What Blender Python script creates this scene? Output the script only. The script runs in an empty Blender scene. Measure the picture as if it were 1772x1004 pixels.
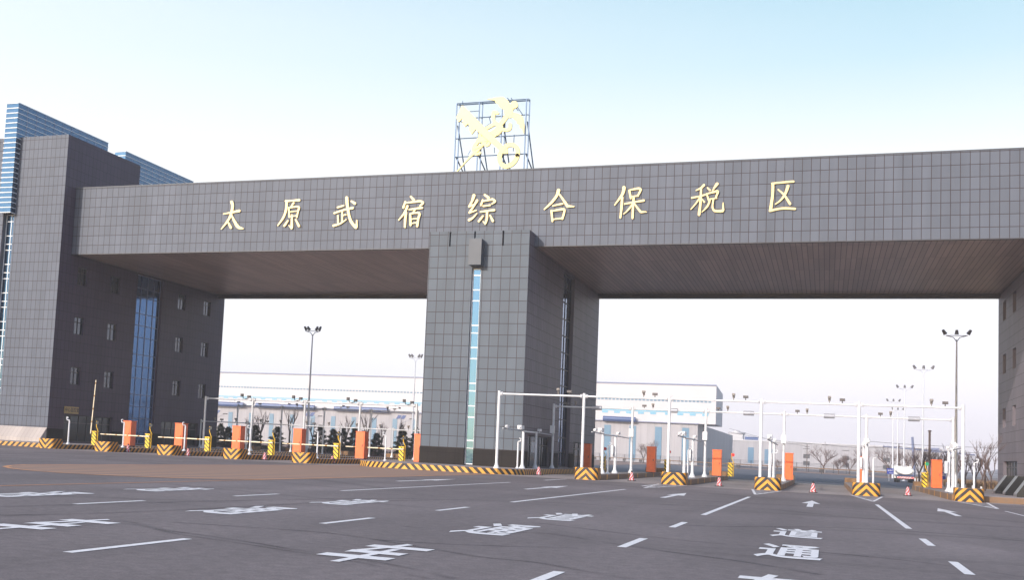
import bpy, bmesh, math, random
from mathutils import Vector, Matrix
C = bpy.context.scene.collection
PI = math.pi
# ------------------------------------------------------------------ camera
RX = Vector((0.93024931, 0.36352520, 0.04985628))      # camera right in the world
RY = Vector((0.01535829, 0.09717995, -0.99514832))     # camera down
RZ = Vector((-0.36660653, 0.92650175, 0.08481845))     # camera forward
FPX, CX, CY, H = 1982.937, 651.633, 600.134, 1.8
cam = bpy.data.cameras.new('camera'); camo = bpy.data.objects.new('camera', cam); C.objects.link(camo)
M = Matrix(((RX.x, -RY.x, -RZ.x, 0), (RX.y, -RY.y, -RZ.y, 0), (RX.z, -RY.z, -RZ.z, H), (0, 0, 0, 1)))
camo.matrix_world = M
cam.sensor_fit = 'HORIZONTAL'; cam.sensor_width = 36; cam.lens = FPX / 1772 * 36
cam.shift_x = (886 - CX) / 1772; cam.shift_y = (CY - 502) / 1772
cam.clip_start = 0.1; cam.clip_end = 20000
bpy.context.scene.camera = camo
# ------------------------------------------------------------------ light
SUN_AZ, SUN_EL = 24.0, 22.0        # sun stands behind and left of the camera
sx, sy = -math.sin(math.radians(SUN_AZ)), -math.cos(math.radians(SUN_AZ))
sun_dir = Vector((sx * math.cos(math.radians(SUN_EL)), sy * math.cos(math.radians(SUN_EL)), math.sin(math.radians(SUN_EL))))
sl = bpy.data.lights.new('sun', 'SUN'); sl.energy = 2.4; sl.angle = math.radians(0.6); sl.color = (1.0, 0.95, 0.88)
so = bpy.data.objects.new('sun', sl); C.objects.link(so); so.rotation_euler = sun_dir.to_track_quat('Z', 'Y').to_euler(); so.location = (0, 0, 80)
w = bpy.data.worlds.new('World'); bpy.context.scene.world = w; w.use_nodes = True
nt = w.node_tree; nt.nodes.clear()
out = nt.nodes.new('ShaderNodeOutputWorld'); bg = nt.nodes.new('ShaderNodeBackground'); sky = nt.nodes.new('ShaderNodeTexSky')
sky.sky_type = 'NISHITA'; sky.sun_disc = False; sky.sun_elevation = math.radians(SUN_EL)
sky.sun_rotation = math.atan2(sx, sy)
sky.air_density = 1.0; sky.dust_density = 2.5; sky.ozone_density = 1.5; sky.altitude = 800
bg.inputs['Strength'].default_value = 0.15
# dusty spring air: the low sky washes out to white, a little more so on the left where the sun is
wtc = nt.nodes.new('ShaderNodeTexCoord'); wsp = nt.nodes.new('ShaderNodeSeparateXYZ'); nt.links.new(wtc.outputs['Generated'], wsp.inputs[0])
wm = nt.nodes.new('ShaderNodeMath'); wm.operation = 'MULTIPLY_ADD'; wm.inputs[1].default_value = .0; nt.links.new(wsp.outputs[0], wm.inputs[0]); nt.links.new(wsp.outputs[2], wm.inputs[2])
wr = nt.nodes.new('ShaderNodeValToRGB'); nt.links.new(wm.outputs[0], wr.inputs[0]); e_ = wr.color_ramp.elements
e_[0].position = 0.0; e_[0].color = (.86, .79, .90, 1); e_[1].position = .42; e_[1].color = (.33, .58, .70, 1)
for p_, c_ in ((.09, (.98, .93, 1.0, 1)), (.17, (1.0, 1.0, 1.0, 1)), (.25, (.89, .93, .955, 1)), (.32, (.57, .76, .85, 1))):
    k_ = e_.new(p_); k_.color = c_
wv_ = nt.nodes.new('ShaderNodeVectorMath'); wv_.operation = 'SCALE'; wv_.inputs['Scale'].default_value = 4.6; 
wl_ = nt.nodes.new('ShaderNodeMapRange'); wl_.inputs[1].default_value = .05; wl_.inputs[2].default_value = -.75; wl_.inputs[4].default_value = .75; nt.links.new(wsp.outputs[0], wl_.inputs[0])
wy_ = nt.nodes.new('ShaderNodeMix'); wy_.data_type = 'RGBA'; wy_.inputs[7].default_value = (.93, .96, .98, 1); nt.links.new(wl_.outputs[0], wy_.inputs[0]); nt.links.new(wr.outputs[0], wy_.inputs[6]); nt.links.new(wy_.outputs[2], wv_.inputs[0])
wf = nt.nodes.new('ShaderNodeMapRange'); wf.inputs[1].default_value = .35; wf.inputs[2].default_value = .8; wf.inputs[3].default_value = .92; wf.inputs[4].default_value = 0; nt.links.new(wsp.outputs[2], wf.inputs[0])
wd_ = nt.nodes.new('ShaderNodeVectorMath'); wd_.operation = 'DOT_PRODUCT'; wd_.inputs[1].default_value = (-.34, .94, 0); nt.links.new(wtc.outputs['Generated'], wd_.inputs[0])
wg_ = nt.nodes.new('ShaderNodeMapRange'); wg_.inputs[1].default_value = -.1; wg_.inputs[2].default_value = .75; nt.links.new(wd_.outputs['Value'], wg_.inputs[0])  # pale low sky fades out sideways and behind, added to darken side faces
wp_ = nt.nodes.new('ShaderNodeMath'); wp_.operation = 'MULTIPLY'; nt.links.new(wf.outputs[0], wp_.inputs[0]); nt.links.new(wg_.outputs[0], wp_.inputs[1]); wf = wp_
wx = nt.nodes.new('ShaderNodeMix'); wx.data_type = 'RGBA'; nt.links.new(wf.outputs[0], wx.inputs[0]); nt.links.new(sky.outputs[0], wx.inputs[6]); nt.links.new(wv_.outputs[0], wx.inputs[7])
nt.links.new(wx.outputs[2], bg.inputs['Color']); nt.links.new(bg.outputs[0], out.inputs[0])
vs = bpy.context.scene.view_settings
vs.view_transform = 'Standard'; vs.look = 'None'; vs.gamma = 1; vs.exposure = .8
# ------------------------------------------------------------------ photo measurements -> world points
def ray(px, py): return RX * ((px - CX) / FPX) + RY * ((py - CY) / FPX) + RZ
O = Vector((0, 0, H))
def onz(px, py, z=0.0): d = ray(px, py); return O + d * ((z - H) / d.z)
def ony(px, py, Y): d = ray(px, py); return O + d * (Y / d.y)
def onx(px, py, X): d = ray(px, py); return O + d * (X / d.x)
# ------------------------------------------------------------------ materials
def sRGB(r, g, b):
    f = lambda c: ((c / 255 + .055) / 1.055) ** 2.4 if c > 10 else c / 255 / 12.92
    return (f(r), f(g), f(b), 1)
MATS = {}
def newmat(n):
    m = bpy.data.materials.new(n); m.use_nodes = True; t = m.node_tree; b = t.nodes['Principled BSDF']; MATS[n] = m; return m, t, b
def N(t, k, **kw):
    n = t.nodes.new(k)
    for a, v in kw.items(): setattr(n, a, v)
    return n
def plain(n, col, rough=.6, metal=0, noise=.12, scale=6, spec=.5):
    m, t, b = newmat(n); c = (*col[:3], 1)
    tc = N(t, 'ShaderNodeTexCoord'); no = N(t, 'ShaderNodeTexNoise'); no.inputs['Scale'].default_value = scale; no.inputs['Detail'].default_value = 5
    t.links.new(tc.outputs['Object'], no.inputs['Vector'])
    r = N(t, 'ShaderNodeValToRGB'); r.color_ramp.elements[0].position = .3; r.color_ramp.elements[1].position = .7
    r.color_ramp.elements[0].color = (*[x * (1 - noise) for x in c[:3]], 1); r.color_ramp.elements[1].color = (*[min(1, x * (1 + noise)) for x in c[:3]], 1)
    t.links.new(no.outputs['Fac'], r.inputs[0]); t.links.new(r.outputs[0], b.inputs['Base Color'])
    b.inputs['Roughness'].default_value = rough; b.inputs['Metallic'].default_value = metal; b.inputs['Specular IOR Level'].default_value = spec
    return m
def tiles(n, col, joint, bw, bh, mortar=.035, var=.07, rough=.55, x0=0, y0=0):
    m, t, b = newmat(n)
    uv = N(t, 'ShaderNodeUVMap'); mp = N(t, 'ShaderNodeMapping'); mp.inputs['Location'].default_value = (x0, y0, 0)
    br = N(t, 'ShaderNodeTexBrick'); br.offset = 0; br.squash = 1
    br.inputs['Scale'].default_value = 1; br.inputs['Brick Width'].default_value = bw; br.inputs['Row Height'].default_value = bh
    br.inputs['Mortar Size'].default_value = mortar / 2; br.inputs['Mortar Smooth'].default_value = .1; br.inputs['Bias'].default_value = 0
    br.inputs['Color1'].default_value = (*[x * (1 - var) for x in col], 1); br.inputs['Color2'].default_value = (*[x * (1 + var) for x in col], 1)
    br.inputs['Mortar'].default_value = (*joint, 1)
    t.links.new(uv.outputs[0], mp.inputs[0]); t.links.new(mp.outputs[0], br.inputs['Vector'])
    no = N(t, 'ShaderNodeTexNoise'); no.inputs['Scale'].default_value = .25; no.inputs['Detail'].default_value = 6
    mp2 = N(t, 'ShaderNodeMapping'); mp2.inputs['Scale'].default_value = (2.2, .22, 1)
    t.links.new(uv.outputs[0], mp2.inputs[0]); t.links.new(mp2.outputs[0], no.inputs['Vector'])
    r = N(t, 'ShaderNodeMapRange'); r.inputs[1].default_value = .3; r.inputs[2].default_value = .7; r.inputs[3].default_value = .87; r.inputs[4].default_value = 1.10
    t.links.new(no.outputs['Fac'], r.inputs[0])
    mx = N(t, 'ShaderNodeVectorMath', operation='SCALE'); t.links.new(br.outputs['Color'], mx.inputs[0]); t.links.new(r.outputs[0], mx.inputs['Scale'])
    t.links.new(mx.outputs[0], b.inputs['Base Color']); b.inputs['Roughness'].default_value = rough; b.inputs['Specular IOR Level'].default_value = .06 if n == 'dark_stone' else .25
    bp = N(t, 'ShaderNodeBump'); bp.inputs['Strength'].default_value = .4; bp.inputs['Distance'].default_value = .02
    inv = N(t, 'ShaderNodeMath', operation='SUBTRACT'); inv.inputs[0].default_value = 1
    t.links.new(br.outputs['Fac'], inv.inputs[1]); t.links.new(inv.outputs[0], bp.inputs['Height']); t.links.new(bp.outputs[0], b.inputs['Normal'])
    return m
def stripes(n, c1, c2, period, mode, duty=.5, dirt=.25):
    # mode 'v': chevron on |u| (apex down), '^': apex up, '/' and '\\': diagonal, 'u': bars along u
    m, t, b = newmat(n)
    uv = N(t, 'ShaderNodeUVMap'); sp = N(t, 'ShaderNodeSeparateXYZ'); t.links.new(uv.outputs[0], sp.inputs[0])
    a = sp.outputs[0]
    if mode in 'v^':
        ab = N(t, 'ShaderNodeMath', operation='ABSOLUTE'); t.links.new(a, ab.inputs[0]); a = ab.outputs[0]
    if mode == 'u': s = a
    else:
        ad = N(t, 'ShaderNodeMath', operation='SUBTRACT' if mode in 'v/' else 'ADD'); t.links.new(sp.outputs[1], ad.inputs[0]); t.links.new(a, ad.inputs[1]); s = ad.outputs[0]
    dv = N(t, 'ShaderNodeMath', operation='DIVIDE'); dv.inputs[1].default_value = period; t.links.new(s, dv.inputs[0])
    fr = N(t, 'ShaderNodeMath', operation='FRACT'); t.links.new(dv.outputs[0], fr.inputs[0])
    gt = N(t, 'ShaderNodeMath', operation='GREATER_THAN'); gt.inputs[1].default_value = duty; t.links.new(fr.outputs[0], gt.inputs[0])
    mx = N(t, 'ShaderNodeMix', data_type='RGBA'); mx.inputs[6].default_value = (*c1[:3], 1); mx.inputs[7].default_value = (*c2[:3], 1); t.links.new(gt.outputs[0], mx.inputs[0])
    tc = N(t, 'ShaderNodeTexCoord'); no = N(t, 'ShaderNodeTexNoise'); no.inputs['Scale'].default_value = 3.5; no.inputs['Detail'].default_value = 7
    t.links.new(tc.outputs['Object'], no.inputs['Vector'])
    mr = N(t, 'ShaderNodeMapRange'); mr.inputs[1].default_value = .5; mr.inputs[2].default_value = .75; mr.inputs[4].default_value = dirt * 2; t.links.new(no.outputs['Fac'], mr.inputs[0])
    m2 = N(t, 'ShaderNodeMix', data_type='RGBA'); m2.inputs[7].default_value = (.12, .09, .07, 1); t.links.new(mr.outputs[0], m2.inputs[0]); t.links.new(mx.outputs[2], m2.inputs[6])
    t.links.new(m2.outputs[2], b.inputs['Base Color']); b.inputs['Roughness'].default_value = .6
    return m
def glassy(n, col, rough=.06, metal=.75, wav=0.0):
    m, t, b = newmat(n); b.inputs['Base Color'].default_value = (*col, 1); b.inputs['Roughness'].default_value = rough; b.inputs['Metallic'].default_value = metal
    if wav:
        no = N(t, 'ShaderNodeTexNoise'); no.inputs['Scale'].default_value = .8; tc = N(t, 'ShaderNodeTexCoord'); t.links.new(tc.outputs['Object'], no.inputs['Vector'])
        bp = N(t, 'ShaderNodeBump'); bp.inputs['Strength'].default_value = wav; bp.inputs['Distance'].default_value = .05; t.links.new(no.outputs['Fac'], bp.inputs['Height']); t.links.new(bp.outputs[0], b.inputs['Normal'])
    return m
GREY = (.093, .103, .132); JO = (.03, .02, .024)
tiles('beam_tile', GREY, JO, .65, .951, x0=.13, y0=0, mortar=.05)
tiles('pillar_tile', (.083, .098, .122), JO, .797, .951, y0=.06, x0=.0, mortar=.05)
tiles('tower_tile', GREY, JO, .53, .951, mortar=.045)
tiles('lightened_side_tile', (.150, .128, .152), (.035, .022, .032), .62, .951, mortar=.045)  # same cladding as the front, light on the open sides put into the colour
tiles('shaded_side_tile', (.064, .042, .072), (.022, .014, .024), .62, .951, mortar=.045)  # same cladding darkened and purpled, shade of the tower side painted in
tiles('dark_stone', (.022, .018, .017), (.012, .01, .01), .8, 1.4, mortar=.02, rough=.6)
glassy('window_glass', (.10, .10, .12), .12, .8, .3)
tiles('light_stone', (.40, .345, .32), (.2, .16, .15), .45, 3, mortar=.02)
tiles('soffit_panel', (.42, .32, .27), (.14, .095, .08), .42, 6.0, mortar=.05, var=.12, rough=.35)
glassy('blue_glass', (.052, .112, .195), .08, .85, .15)
glassy('deep_glass', (.05, .12, .26), .08, .85, .15)
glassy('dark_glass', (.035, .04, .045), .05, .2)
plain('window_void', (.012, .01, .012), .8)
plain('white_metal', (.66, .65, .67), .35, 0, .06, 3)
plain('grey_metal', (.38, .38, .42), .45, .3, .08, 3)
plain('camera_grey', (.24, .21, .19), .5)
plain('camera_dark', (.10, .085, .085), .5)
plain('flood_grey', (.14, .13, .135), .5)
plain('galvanised', (.60, .60, .63), .4, .2, .08, 3)
plain('frame_dark', (.03, .025, .028), .5)
plain('frame_light', (.7, .7, .72), .4)
plain('mullion_blue', (.16, .18, .30), .4)
plain('orange_paint', (.80, .13, .022), .45, 0, .08, 3)
plain('yellow_paint', (.80, .47, .015), .45)
plain('black_rubber', (.02, .02, .02), .6)
plain('gold', (.78, .60, .28), .45, .05, .03, 1)
plain('emblem_gold', (.66, .51, .15), .4, .05, .03, 1)
plain('truss_blue', (.10, .15, .24), .5, .4)
plain('concrete', (.25, .215, .21), .85, 0, .15, 1.2)
plain('kerb_brown', (.21, .115, .055), .8, 0, .35, 2)
plain('paving', (.27, .225, .22), .85, 0, .12, 1.5)
plain('warehouse_white', (.52, .495, .51), .6, 0, .03, .15)
plain('warehouse_grey_plain', (.50, .47, .47), .6, 0, .05, .15)
tiles('warehouse_grey', (.37, .345, .36), (.29, .27, .29), 2.4, 90, mortar=.12, var=.03, rough=.6)
plain('roof_blue', (.035, .07, .20), .4)
plain('window_blue', (.10, .20, .30), .3)
plain('window_cyan', (.16, .38, .52), .3)
plain('bark', (.10, .065, .055), .9, 0, .25, 8)
plain('needle', (.035, .045, .022), .8, 0, .35, 3)
plain('twig', (.13, .085, .075), .9, 0, .25, 5)
plain('dry_grass', (.22, .13, .065), .95, 0, .35, .6)
plain('bare_earth', (.24, .15, .12), .95, 0, .3, .4)
plain('sign_yellow', (.42, .28, .10), .5)
plain('sign_blue', (.01, .03, .28), .4)
plain('black_paint', (.015, .013, .013), .4)
plain('red_lens', (.75, .02, .02), .3)
plain('green_lens', (.01, .28, .14), .3)
plain('cone_base', (.02, .02, .02), .7)
plain('plain_grey_stone', (.068, .073, .088), .55, 0, .05, .8)
plain('granite_black', (.018, .017, .018), .2)
plain('granite_grey', (.14, .135, .14), .4, 0, .2, 20)
plain('tank_white', (.85, .82, .76), .4, 0, .1, 1)
plain('hill_earth', (.16, .15, .18), .95)
YEL = (.72, .30, .025); BLK = (.02, .016, .016)
stripes('chevron_up', YEL, BLK, .50, '^', .48)
stripes('chevron_down', YEL, BLK, .50, 'v', .48)
stripes('kerb_stripe', (.62, .28, .05), BLK, .62, '/', .5)
stripes('kerb_stripe_mirror', (.62, .28, .05), BLK, .62, '\\', .5)
stripes('kerb_shaded', (.28, .115, .035), BLK, .62, '/', .5)
stripes('kerb_patch', (.19, .105, .055), (.65, .30, .03), 5.0, 'u', .9, .3)
stripes('gate_stripe', (.85, .55, .02), BLK, .34, '\\', .62, .05)
stripes('boom_stripe', (.82, .70, .50), (.40, .20, .05), 1.2, 'u', .86, .05)
stripes('cone_stripe', (.60, .56, .57), (.50, .012, .02), .27, '/', .42, .05)
stripes('red_white', (.8, .8, .8), (.7, .05, .05), .35, '/', .5, .05)
# asphalt: coarse aggregate, worn tracks, patches
def asphalt(n, base, track=True):
    m, t, b = newmat(n); tc = N(t, 'ShaderNodeTexCoord')
    def noise(sc, det, mapscale=(1, 1, 1), rot=0):
        mp = N(t, 'ShaderNodeMapping'); mp.inputs['Scale'].default_value = mapscale; mp.inputs['Rotation'].default_value = (0, 0, rot)
        no = N(t, 'ShaderNodeTexNoise'); no.inputs['Scale'].default_value = sc; no.inputs['Detail'].default_value = det
        t.links.new(tc.outputs['Object'], mp.inputs[0]); t.links.new(mp.outputs[0], no.inputs['Vector']); return no.outputs['Fac']
    def rng(x, a, bb, lo, hi):
        r = N(t, 'ShaderNodeMapRange'); r.inputs[1].default_value = a; r.inputs[2].default_value = bb; r.inputs[3].default_value = lo; r.inputs[4].default_value = hi; t.links.new(x, r.inputs[0]); return r.outputs[0]
    def mul(a, c):
        k = N(t, 'ShaderNodeMath', operation='MULTIPLY'); t.links.new(a, k.inputs[0]); t.links.new(c, k.inputs[1]); return k.outputs[0]
    f = mul(rng(noise(26, 4), .3, .7, .78, 1.22), rng(noise(4.5, 6), .3, .7, .84, 1.16))
    f = mul(f, rng(noise(.09, 8), .35, .68, .86, 1.12))
    f = mul(f, rng(noise(.5, 4, (1, .045, 1), math.radians(22)), .4, .7, 1.04, .90))
    if track:
        # long faint tyre marks that swing across the apron
        for cx_, cy_, sc_, ph_, dk in ((18, -22, .034, 0, .74), (-62, 4, .027, 2, .80), (4, 95, .043, 4, .84)):
            mp = N(t, 'ShaderNodeMapping'); mp.inputs['Location'].default_value = (-cx_, -cy_, 0); mp.inputs['Scale'].default_value = (1, 1, 0); t.links.new(tc.outputs['Object'], mp.inputs[0])
            wv = N(t, 'ShaderNodeTexWave', wave_type='RINGS', rings_direction='Z'); wv.inputs['Scale'].default_value = sc_; wv.inputs['Distortion'].default_value = 1.2; wv.inputs['Detail'].default_value = 1; wv.inputs['Detail Scale'].default_value = .06; wv.inputs['Phase Offset'].default_value = ph_
            t.links.new(mp.outputs[0], wv.inputs['Vector'])
            msk = rng(noise(.035 + .01 * ph_, 2), .45, .6, 0, 1)
            k1 = rng(wv.outputs['Fac'], .972, .995, 0, 1 - dk)
            k2 = N(t, 'ShaderNodeMath', operation='SUBTRACT'); k2.inputs[0].default_value = 1; t.links.new(mul(k1, msk), k2.inputs[1]); f = mul(f, k2.outputs[0])
        f = mul(f, rng(noise(.17, 6, (1, .5, 1), .6), .38, .66, .86, 1.06))
    vm = N(t, 'ShaderNodeVectorMath', operation='SCALE'); vm.inputs[0].default_value = base; t.links.new(f, vm.inputs['Scale']); t.links.new(vm.outputs[0], b.inputs['Base Color'])
    b.inputs['Roughness'].default_value = .82; b.inputs['Specular IOR Level'].default_value = .3
    bp = N(t, 'ShaderNodeBump'); bp.inputs['Strength'].default_value = .3; bp.inputs['Distance'].default_value = .01; t.links.new(noise(60, 3), bp.inputs['Height']); t.links.new(bp.outputs[0], b.inputs['Normal'])
    return m
asphalt('asphalt', (.176, .146, .148)); asphalt('rear_asphalt', (.105, .105, .125), False)
asphalt('pad_concrete', (.30, .255, .245), False)
def roadpaint(n, col, wear=.35):
    m, t, b = newmat(n); tc = N(t, 'ShaderNodeTexCoord'); no = N(t, 'ShaderNodeTexNoise'); no.inputs['Scale'].default_value = 9; no.inputs['Detail'].default_value = 8; no.inputs['Roughness'].default_value = .7
    t.links.new(tc.outputs['Object'], no.inputs['Vector'])
    r = N(t, 'ShaderNodeMapRange'); r.inputs[1].default_value = .52; r.inputs[2].default_value = .72; r.inputs[4].default_value = wear; t.links.new(no.outputs['Fac'], r.inputs[0])
    mx = N(t, 'ShaderNodeMix', data_type='RGBA'); mx.inputs[6].default_value = (*col, 1); mx.inputs[7].default_value = (.16, .13, .14, 1); t.links.new(r.outputs[0], mx.inputs[0])
    t.links.new(mx.outputs[2], b.inputs['Base Color']); b.inputs['Roughness'].default_value = .7; return m
roadpaint('road_white', (.74, .71, .72), .55); roadpaint('road_faint', (.36, .31, .33), .6); roadpaint('road_yellow', (.55, .25, .11), .5)
m, t, b = newmat('hatching')   # brown-orange paint in long lines
uv = N(t, 'ShaderNodeTexCoord'); mp = N(t, 'ShaderNodeMapping'); mp.inputs['Rotation'].default_value = (0, 0, math.radians(18)); t.links.new(uv.outputs['Object'], mp.inputs[0])
wv = N(t, 'ShaderNodeTexWave', wave_type='BANDS', bands_direction='X'); wv.inputs['Scale'].default_value = .2; wv.inputs['Distortion'].default_value = .5; t.links.new(mp.outputs[0], wv.inputs['Vector'])
no = N(t, 'ShaderNodeTexNoise'); no.inputs['Scale'].default_value = 1.5; no.inputs['Detail'].default_value = 6; t.links.new(uv.outputs['Object'], no.inputs['Vector'])
r = N(t, 'ShaderNodeValToRGB'); r.color_ramp.elements[0].position = .25; r.color_ramp.elements[1].position = .6
r.color_ramp.elements[0].color = (.175, .13, .12, 1); r.color_ramp.elements[1].color = (.36, .20, .125, 1)
ad = N(t, 'ShaderNodeMath', operation='MULTIPLY_ADD'); ad.inputs[1].default_value = .7; t.links.new(wv.outputs['Fac'], ad.inputs[0])
nm = N(t, 'ShaderNodeMath', operation='MULTIPLY'); nm.inputs[1].default_value = .3; t.links.new(no.outputs['Fac'], nm.inputs[0]); t.links.new(nm.outputs[0], ad.inputs[2])
t.links.new(ad.outputs[0], r.inputs[0]); t.links.new(r.outputs[0], b.inputs['Base Color']); b.inputs['Roughness'].default_value = .8
# ------------------------------------------------------------------ mesh helpers
class MB:
    def __init__(s): s.v = []; s.f = []; s.uv = []
    def face(s, pts, uvs=None):
        i = len(s.v); s.v += [tuple(p) for p in pts]; s.f.append(tuple(range(i, i + len(pts))))
        if uvs is None:
            a = Vector(pts[1]) - Vector(pts[0]); n = a.cross(Vector(pts[2]) - Vector(pts[0]))
            ax, ay, az = abs(n.x), abs(n.y), abs(n.z)
            if az >= ax and az >= ay: uvs = [(p[0], p[1]) for p in pts]
            elif ax >= ay: uvs = [(p[1], p[2]) for p in pts]
            else: uvs = [(p[0], p[2]) for p in pts]
        s.uv.append(uvs)
    def box(s, x0, x1, y0, y1, z0, z1, skip=''):
        P = lambda x, y, z: (x, y, z)
        if 'f' not in skip: s.face([P(x0, y0, z0), P(x1, y0, z0), P(x1, y0, z1), P(x0, y0, z1)])
        if 'b' not in skip: s.face([P(x1, y1, z0), P(x0, y1, z0), P(x0, y1, z1), P(x1, y1, z1)])
        if 'l' not in skip: s.face([P(x0, y1, z0), P(x0, y0, z0), P(x0, y0, z1), P(x0, y1, z1)])
        if 'r' not in skip: s.face([P(x1, y0, z0), P(x1, y1, z0), P(x1, y1, z1), P(x1, y0, z1)])
        if 't' not in skip: s.face([P(x0, y0, z1), P(x1, y0, z1), P(x1, y1, z1), P(x0, y1, z1)])
        if 'd' not in skip: s.face([P(x0, y1, z0), P(x1, y1, z0), P(x1, y0, z0), P(x0, y0, z0)])
        return s
    def tube(s, pts, r, n=8, cap=True):
        pts = [Vector(p) for p in pts]; rs = r if isinstance(r, (list, tuple)) else [r] * len(pts)
        rings = []; L = 0; up = None
        for i, p in enumerate(pts):
            d = (pts[min(i + 1, len(pts) - 1)] - pts[max(i - 1, 0)]).normalized()
            if up is None: up = Vector((0, 0, 1)) if abs(d.z) < .9 else Vector((1, 0, 0))
            a = d.cross(up).normalized(); bb = d.cross(a).normalized(); up = -bb if False else up
            if i: L += (p - pts[i - 1]).length
            rings.append(([p + (a * math.cos(2 * PI * k / n) + bb * math.sin(2 * PI * k / n)) * rs[i] for k in range(n)], L))
        for (A, la), (B, lb) in zip(rings, rings[1:]):
            for k in range(n):
                k2 = (k + 1) % n; s.face([A[k], A[k2], B[k2], B[k]], [(la, k / n), (la, (k + 1) / n), (lb, (k + 1) / n), (lb, k / n)])
        if cap: s.face(rings[0][0][::-1]); s.face(rings[-1][0])
        return s
    def lathe(s, prof, c=(0, 0, 0), n=16):
        for (r0, z0), (r1, z1) in zip(prof, prof[1:]):
            for k in range(n):
                a0, a1 = 2 * PI * k / n, 2 * PI * (k + 1) / n
                q = lambda r, z, a: (c[0] + r * math.cos(a), c[1] + r * math.sin(a), c[2] + z)
                u0, u1 = a0 * max(r0, r1), a1 * max(r0, r1)
                if r0 < 1e-6: s.face([q(r0, z0, a0), q(r1, z1, a1), q(r1, z1, a0)][::-1], [(u0, z0), (u1, z1), (u0, z1)][::-1])
                elif r1 < 1e-6: s.face([q(r0, z0, a0), q(r0, z0, a1), q(r1, z1, a0)], [(u0, z0), (u1, z0), (u0, z1)])
                else: s.face([q(r0, z0, a0), q(r0, z0, a1), q(r1, z1, a1), q(r1, z1, a0)], [(u0, z0), (u1, z0), (u1, z1), (u0, z1)])
        return s
    def prism(s, poly, z0, z1, u0=0, top=True, bottom=False):
        # poly counter-clockwise from above; side uv = (perimeter distance - u0, z)
        L = 0; n = len(poly)
        for i in range(n):
            a, bb = poly[i], poly[(i + 1) % n]; d = math.dist(a, bb)
            s.face([(*a, z0), (*bb, z0), (*bb, z1), (*a, z1)], [(L - u0, z0), (L + d - u0, z0), (L + d - u0, z1), (L - u0, z1)]); L += d
        if top: s.face([(*p, z1) for p in poly])
        if bottom: s.face([(*p, z0) for p in poly][::-1])
        return s
    def build(s, name, mat, parent=None, origin=None, smooth=False):
        me = bpy.data.meshes.new(name); org = Vector(origin) if origin is not None else Vector((0, 0, 0))
        me.from_pydata([tuple(Vector(v) - org) for v in s.v], [], s.f)
        ul = me.uv_layers.new(name='UVMap'); i = 0
        for uvs in s.uv:
            for u in uvs: ul.data[i].uv = u; i += 1
        if smooth:
            bm = bmesh.new(); bm.from_mesh(me); bmesh.ops.remove_doubles(bm, verts=bm.verts, dist=1e-5); bm.to_mesh(me); bm.free()
            me.shade_smooth()
            me.set_sharp_from_angle(angle=math.radians(40))
        me.materials.append(MATS[mat]); o = bpy.data.objects.new(name, me); C.objects.link(o)
        o.location = org
        if parent is not None: o.parent = parent; o.location = org - (Vector(parent['_org']) if '_org' in parent else Vector((0, 0, 0)))
        return o
def tag(o, label=None, cat=None, group=None, kind=None):
    if label: o['label'] = label
    if cat: o['category'] = cat
    if group: o['group'] = group
    if kind: o['kind'] = kind
    return o
def empty(name, label, cat, group=None, loc=(0, 0, 0)):
    o = bpy.data.objects.new(name, None); C.objects.link(o); o.empty_display_size = .5; o.location = loc; o['_org'] = tuple(loc)
    return tag(o, label, cat, group)
def dup(root, loc, label, group=None, rz=None):
    r = root.copy(); C.objects.link(r); r.location = loc; r['label'] = label
    if rz is not None: r.rotation_euler = (0, 0, rz)
    for ch in list(root.children):
        c = ch.copy(); C.objects.link(c); c.parent = r
        for g in ch.children:
            d = g.copy(); C.objects.link(d); d.parent = c
    return r
def wall(mb, axis, pos, u0, u1, v0, v1, holes=(), depth=.25, sign=1):
    """wall plane with rectangular openings and their reveals. axis 'y': plane y=pos facing -y (u=x); axis 'x': plane x=pos facing sign*x (u=y)"""
    P = (lambda u, v, d=0: (u, pos + d, v)) if axis == 'y' else (lambda u, v, d=0: (pos - sign * d, u, v))
    us = sorted({u0, u1, *[h[0] for h in holes], *[h[1] for h in holes]}); vs_ = sorted({v0, v1, *[h[2] for h in holes], *[h[3] for h in holes]})
    fl = (axis == 'x' and sign < 0)
    def F(q, uvs): mb.face(q[::-1] if fl else q, uvs[::-1] if fl else uvs)
    for a, bb in zip(us, us[1:]):
        for c, d in zip(vs_, vs_[1:]):
            m_ = ((a + bb) / 2, (c + d) / 2)
            if any(h[0] < m_[0] < h[1] and h[2] < m_[1] < h[3] for h in holes): continue
            F([P(a, c), P(bb, c), P(bb, d), P(a, d)], [(a, c), (bb, c), (bb, d), (a, d)])
    for h in holes:
        dd = h[4] if len(h) > 4 else depth
        a, bb, c, d = h[:4]
        for q in ([P(a, c), P(a, d), P(a, d, dd), P(a, c, dd)], [P(bb, d), P(bb, c), P(bb, c, dd), P(bb, d, dd)],
                  [P(a, c), P(a, c, dd), P(bb, c, dd), P(bb, c)], [P(a, d, dd), P(a, d), P(bb, d), P(bb, d, dd)]):
            F(q, [(0.2, .2), (.2, .3), (.3, .3), (.3, .2)])
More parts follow.
